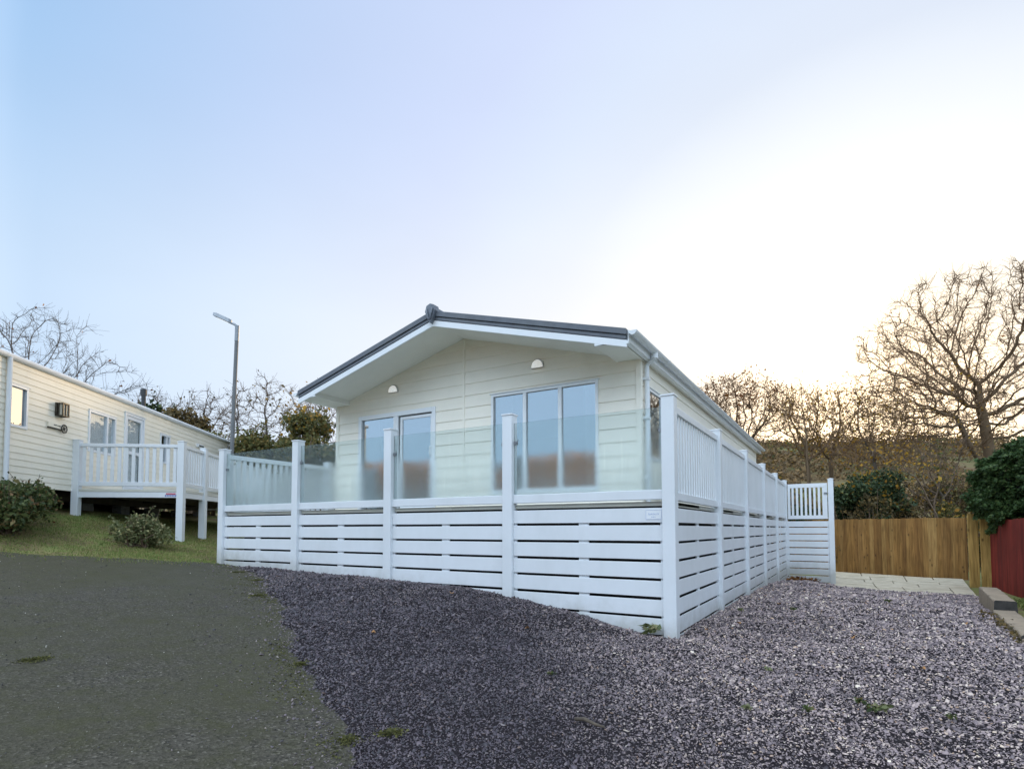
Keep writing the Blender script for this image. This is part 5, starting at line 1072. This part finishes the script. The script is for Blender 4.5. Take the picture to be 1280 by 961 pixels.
shrub('bramble_bush', 'olive bramble thicket behind the fence beside the conifer', 17.5, 22.4, 1.6, 3.2, 'olive', 10000, .04, 149, 'bush', lobes=14, stems=160, extra=('gold', 400, .06))
shrub('bramble_bush', 'brown bramble thicket far behind the gate', 13.2, 29, 1.9, 3.2, 'brown', 9000, .05, 151, 'bush', lobes=14, stems=160)
shrub('bramble_bush', 'tall brown thicket at the foot of the two oaks', 20.2, 25.6, 2.2, 4.4, 'brown', 14000, .05, 157, 'bush', lobes=17, stems=190)

# clipped conifer bulging over the red fence: many small drooping sprays
def conifer(name, label, xy, z, rx, ry, h, n, seed):
    rr = np.random.default_rng(seed); root = empty(name, label, 'conifer', (xy[0], xy[1], gz1(*xy)), 0)
    u = rr.uniform(0, 2 * np.pi, n); v_ = np.arccos(rr.uniform(-1, 1, n)); shell = rr.uniform(.80, 1.0, n) ** .5
    dx, dy, dz = np.sin(v_) * np.cos(u), np.sin(v_) * np.sin(u), np.cos(v_)
    lump = 1 + .16 * (vnoise(u * 2.1 + 9, v_ * 2.6, .55, seed) - .5) + .22 * (vnoise(u * 3 + 3, v_ * 4, .4, seed + 1) - .5); k = shell * lump
    P = np.stack([dx * rx * k, dy * ry * k, z + h / 2 + np.sign(dz) * np.abs(dz) ** .8 * h / 2 * k], -1)
    # each spray: three narrow flat blades fanning outward and drooping
    O = np.stack([dx, dy, dz * .4 - .25], -1) + rr.normal(size=(n, 3)) * .35; O /= np.linalg.norm(O, axis=1, keepdims=True); S_ = np.cross(O, np.stack([dx, dy, dz], -1) + rr.normal(size=(n, 3)) * .3); S_ /= np.linalg.norm(S_, axis=1, keepdims=True) + 1e-9
    Vs = []
    for a in (-.55, 0, .55):
        L_ = rr.uniform(.045, .10, n)[:, None]; dr = O * math.cos(a) + S_ * math.sin(a); W_ = np.cross(dr, np.cross(O, S_)); W_ /= np.linalg.norm(W_, axis=1, keepdims=True) + 1e-9; w_ = L_ * .17
        Vs.append(np.stack([P - W_ * w_ * .4, P + dr * L_ * .5 - W_ * w_, P + dr * L_, P + dr * L_ * .5 + W_ * w_], 1))
    V = np.concatenate(Vs, 1).reshape(-1, 3)
    link('foliage', np_mesh('foliage', V, np.arange(len(V)).reshape(-1, 4)), LF['conifer'], root)
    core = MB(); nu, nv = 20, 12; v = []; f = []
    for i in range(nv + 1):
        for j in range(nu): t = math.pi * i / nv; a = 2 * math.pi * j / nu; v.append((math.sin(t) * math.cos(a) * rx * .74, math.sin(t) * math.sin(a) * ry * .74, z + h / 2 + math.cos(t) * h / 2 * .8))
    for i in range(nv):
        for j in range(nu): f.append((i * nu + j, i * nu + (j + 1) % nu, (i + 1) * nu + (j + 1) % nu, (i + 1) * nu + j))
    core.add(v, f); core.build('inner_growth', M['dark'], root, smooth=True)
    link('trunk', seg_mesh('trunk', [(Vector((0, 0, -.2)), Vector((.05, 0, z + h * .4)), .16, .10, 0)], 9), M['bark'], root, smooth=True); return root
conifer('conifer_hedge', 'dense dark green clipped conifer bulging over the red fence', (6.45, 12.4), 1.12, 1.95, 2.6, 2.6, 90000, 171)
conifer('conifer_hedge', 'dark green conifer at the right edge in front of the first', (6.6, 9.0), 1.1, 1.7, 2.2, 2.9, 60000, 172)

# brambles, bracken and trees far off on the hillside, and an autumn wood behind the camera: uncountable masses
def far_mass(name, label, cat, lr, dr, n, hfun, leaf, size, seed, zlift=0.0):
    r = np.random.default_rng(seed); l = r.uniform(*lr, n); d = r.uniform(*dr, n); x, y = wxy(l, d); m_ = hfun(l, d, r); keep = m_ > .05
    x, y, m_ = x[keep], y[keep], m_[keep]; z = gz(x, y) + m_ * r.uniform(0, 1, len(x)) ** .8
    o = link(name, leaf_mesh(name, np.stack([x, y, z], -1), size, seed), LF[leaf]); return tag(o, label, cat, kind='stuff')
hfar = lambda l, d, r: np.clip((vnoise(l, d, 9, 61) - .44) * 11, 0, 4.5) * (.6 + .6 * vnoise(l, d, 2.2, 62))
far_mass('hillside_scrub', 'brown scrub and bare trees covering the far hillside', 'scrub', (-40, 130), (62, 150), 110000, hfar, 'hill', .26, 201)
far_mass('hillside_scrub', 'dark green patches of gorse on the far hillside', 'scrub', (-40, 110), (55, 130), 12000, lambda l, d, r: np.clip((vnoise(l, d, 7, 65) - .56) * 9, 0, 2.6), 'olive', .36, 203)
far_mass('undergrowth', 'tangled undergrowth of bracken and fallen twigs behind the timber fence', 'undergrowth', (8, 26), (21.5, 44), 110000, lambda l, d, r: np.clip((vnoise(l, d, 2.1, 71) - .2) * 3.4, 0, 2.5), 'brown', .05, 205)
r_ = np.random.default_rng(207); n = 190000; X = r_.uniform(-75, 22, n); Y = r_.uniform(-38, -26, n); top = 5.7 + 1.6 * (vnoise(X, Y, 5, 81) - .5) + 1.2 * (vnoise(X, Y, 1.7, 82) - .5) + .02 * np.clip(-X - 15, 0, 50) - .03 * (Y + 32) ** 2
o = link('autumn_wood', leaf_mesh('autumn_wood', np.stack([X, Y, gz(X, Y) + top * r_.uniform(0, 1, n) ** .8], -1), .19, 208), LF['autumn']); tag(o, 'orange autumn wood on the slope behind the camera', 'wood', kind='stuff')

# ------------------------------------------------------------------ small things lying about
def weed(x, y, s, seed, leaf='grey', name='weed', label='small green weed growing up through the slate chippings', group='weeds in the gravel', cat='weed'):
    rr = np.random.default_rng(seed); n = int(46); a = rr.uniform(0, 2 * np.pi, n); h = rr.uniform(.3, 1, n) * s; q = rr.uniform(0, .7, n) * s
    P = np.stack([np.cos(a) * q, np.sin(a) * q, h * .55 + .03], -1); o = link(name, leaf_mesh(name, P, s * .26, seed, squash=.8, aspect=.45), LF[leaf]); o.location = (x, y, float(slate_z(np.array([x]), np.array([y]))[0])); tag(o, label, cat, group)
for i, (x, y, s) in enumerate([(1.1, -2.29, .05), (1.44, -2.1, .06), (1.73, -1.77, .06), (1.86, -1.86, .085), (1.80, -1.90, .06), (2.21, -1.82, .05), (1.09, -1.08, .05), (-.33, -2.26, .05), (3.25, .8, .08), (3.3, 1.5, .07), (1.0, 2.6, .07), (2.2, 4.6, .08), (.35, 2.3, .07)]): weed(x, y, s, 300 + i, 'bush' if i % 3 else 'grey')
weed(-.2, -.14, .15, 330, 'grey', 'weed', 'bright green leafy weed at the foot of the deck corner post', None)
moss_m = ramp_mat('moss', [(0, (.05, .05, .018)), (.5, (.095, .095, .03)), (1, (.16, .15, .05))], rough=.9, transl=.2)
for i, (x, y, sz) in enumerate([(-.82, -3.87, .05), (-.66, -3.7, .035), (-3.52, -4.45, .05), (-4.9, -1.62, .05), (-5.9, -.95, .05), (-2.2, -3.1, .035), (-6.9, -.6, .05)]):
    n = 500; rr = np.random.default_rng(350 + i); P = rr.normal(size=(n, 3)) * np.array([sz, sz, .004]) + np.array([0, 0, .008]); o = link('moss_tuft', leaf_mesh('moss_tuft', P, .007, 350 + i), moss_m)
    o.location = (x, y, max(float(slate_z(np.array([x]), np.array([y]))[0]), float(road_z(np.array([x]), np.array([y]))[0]))); tag(o, 'yellow green moss tuft at the edge of the tarmac and slate' if i != 2 else 'lone moss tuft out on the tarmac at the left', 'moss', 'moss tufts along the tarmac edge' if i != 2 else None, 'stuff')
o = link('moss', leaf_mesh('moss', moss_edge, .008, 46, squash=.35), moss_m); tag(o, 'broken strip of olive moss where the tarmac meets the slate', 'moss', kind='stuff')
leafm = ramp_mat('fallen_leaf', [(0, (.30, .10, .03)), (.5, (.36, .17, .06)), (1, (.48, .32, .16))], rough=.7)
rr = np.random.default_rng(77)
for i, (x, y) in enumerate([(-2.6, -.55), (-2.3, -2.2), (.25, .55), (.5, 1.2), (.75, 3.3), (1.9, 3.9), (1.2, 5.2), (2.6, 6.1), (1.7, .9), (2.9, 2.6), (-1.2, -1.1), (2.2, -.4), (.4, 4.6), (.35, 6.2), (.5, 7.4)]):
    s = rr.uniform(.028, .05); a = rr.uniform(0, 6.28); n = 9; t = np.linspace(0, 2 * np.pi, n, endpoint=False); rad = s * (.75 + .35 * np.cos(3 * t) * .5 + rr.uniform(-.1, .1, n))
    v = [(0, 0, .004)] + [(math.cos(q) * k_, math.sin(q) * k_ * .65, .012 * math.cos(2 * q) + .012) for q, k_ in zip(t, rad)]
    o = MB().add(v, [(0, 1 + j, 1 + (j + 1) % n) for j in range(n)]).build('fallen_leaf', leafm); o.location = (x, y, float(slate_z(np.array([x]), np.array([y]))[0]) + .022); o.rotation_euler = (rr.uniform(-.3, .3), rr.uniform(-.3, .3), a); tag(o, 'curled brown fallen leaf lying on the slate chippings', 'leaf', 'fallen leaves on the slate')
z = float(slate_z(np.array([.25]), np.array([-3.0]))[0])
o = MB().tube([(0, 0, .03), (.07, -.015, .045), (.15, -.04, .035), (.21, -.045, .03)], [.012, .013, .010, .006], 8).build('stick', M['bark'], smooth=True); o.location = (.2, -2.98, z); tag(o, 'short dark broken stick lying on the slate in the foreground', 'stick')
rr = np.random.default_rng(91); n = 900; P = np.stack([rr.normal(0, .22, n) + .35, rr.normal(0, .10, n) + 12.78, np.abs(rr.normal(0, .05, n)) - .33], -1)
o = link('leaf_litter', leaf_mesh('leaf_litter', P, .035, 91), LF['russet']); tag(o, 'heap of dead brown leaves swept under the gate slats', 'leaf litter', kind='stuff')
n = 240; P = np.stack([3.30 + .08 * rr.random(n) + rr.normal(0, .08, n), rr.uniform(1.2, 4.2, n), np.abs(rr.normal(0, .02, n)) + .03], -1); P[:, 2] += slate_z(P[:, 0], P[:, 1])
o = link('leaf_litter', leaf_mesh('leaf_litter', P, .02, 92), LF['brown']); tag(o, 'dead leaves blown against the sleepers along the drive', 'leaf litter', kind='stuff')
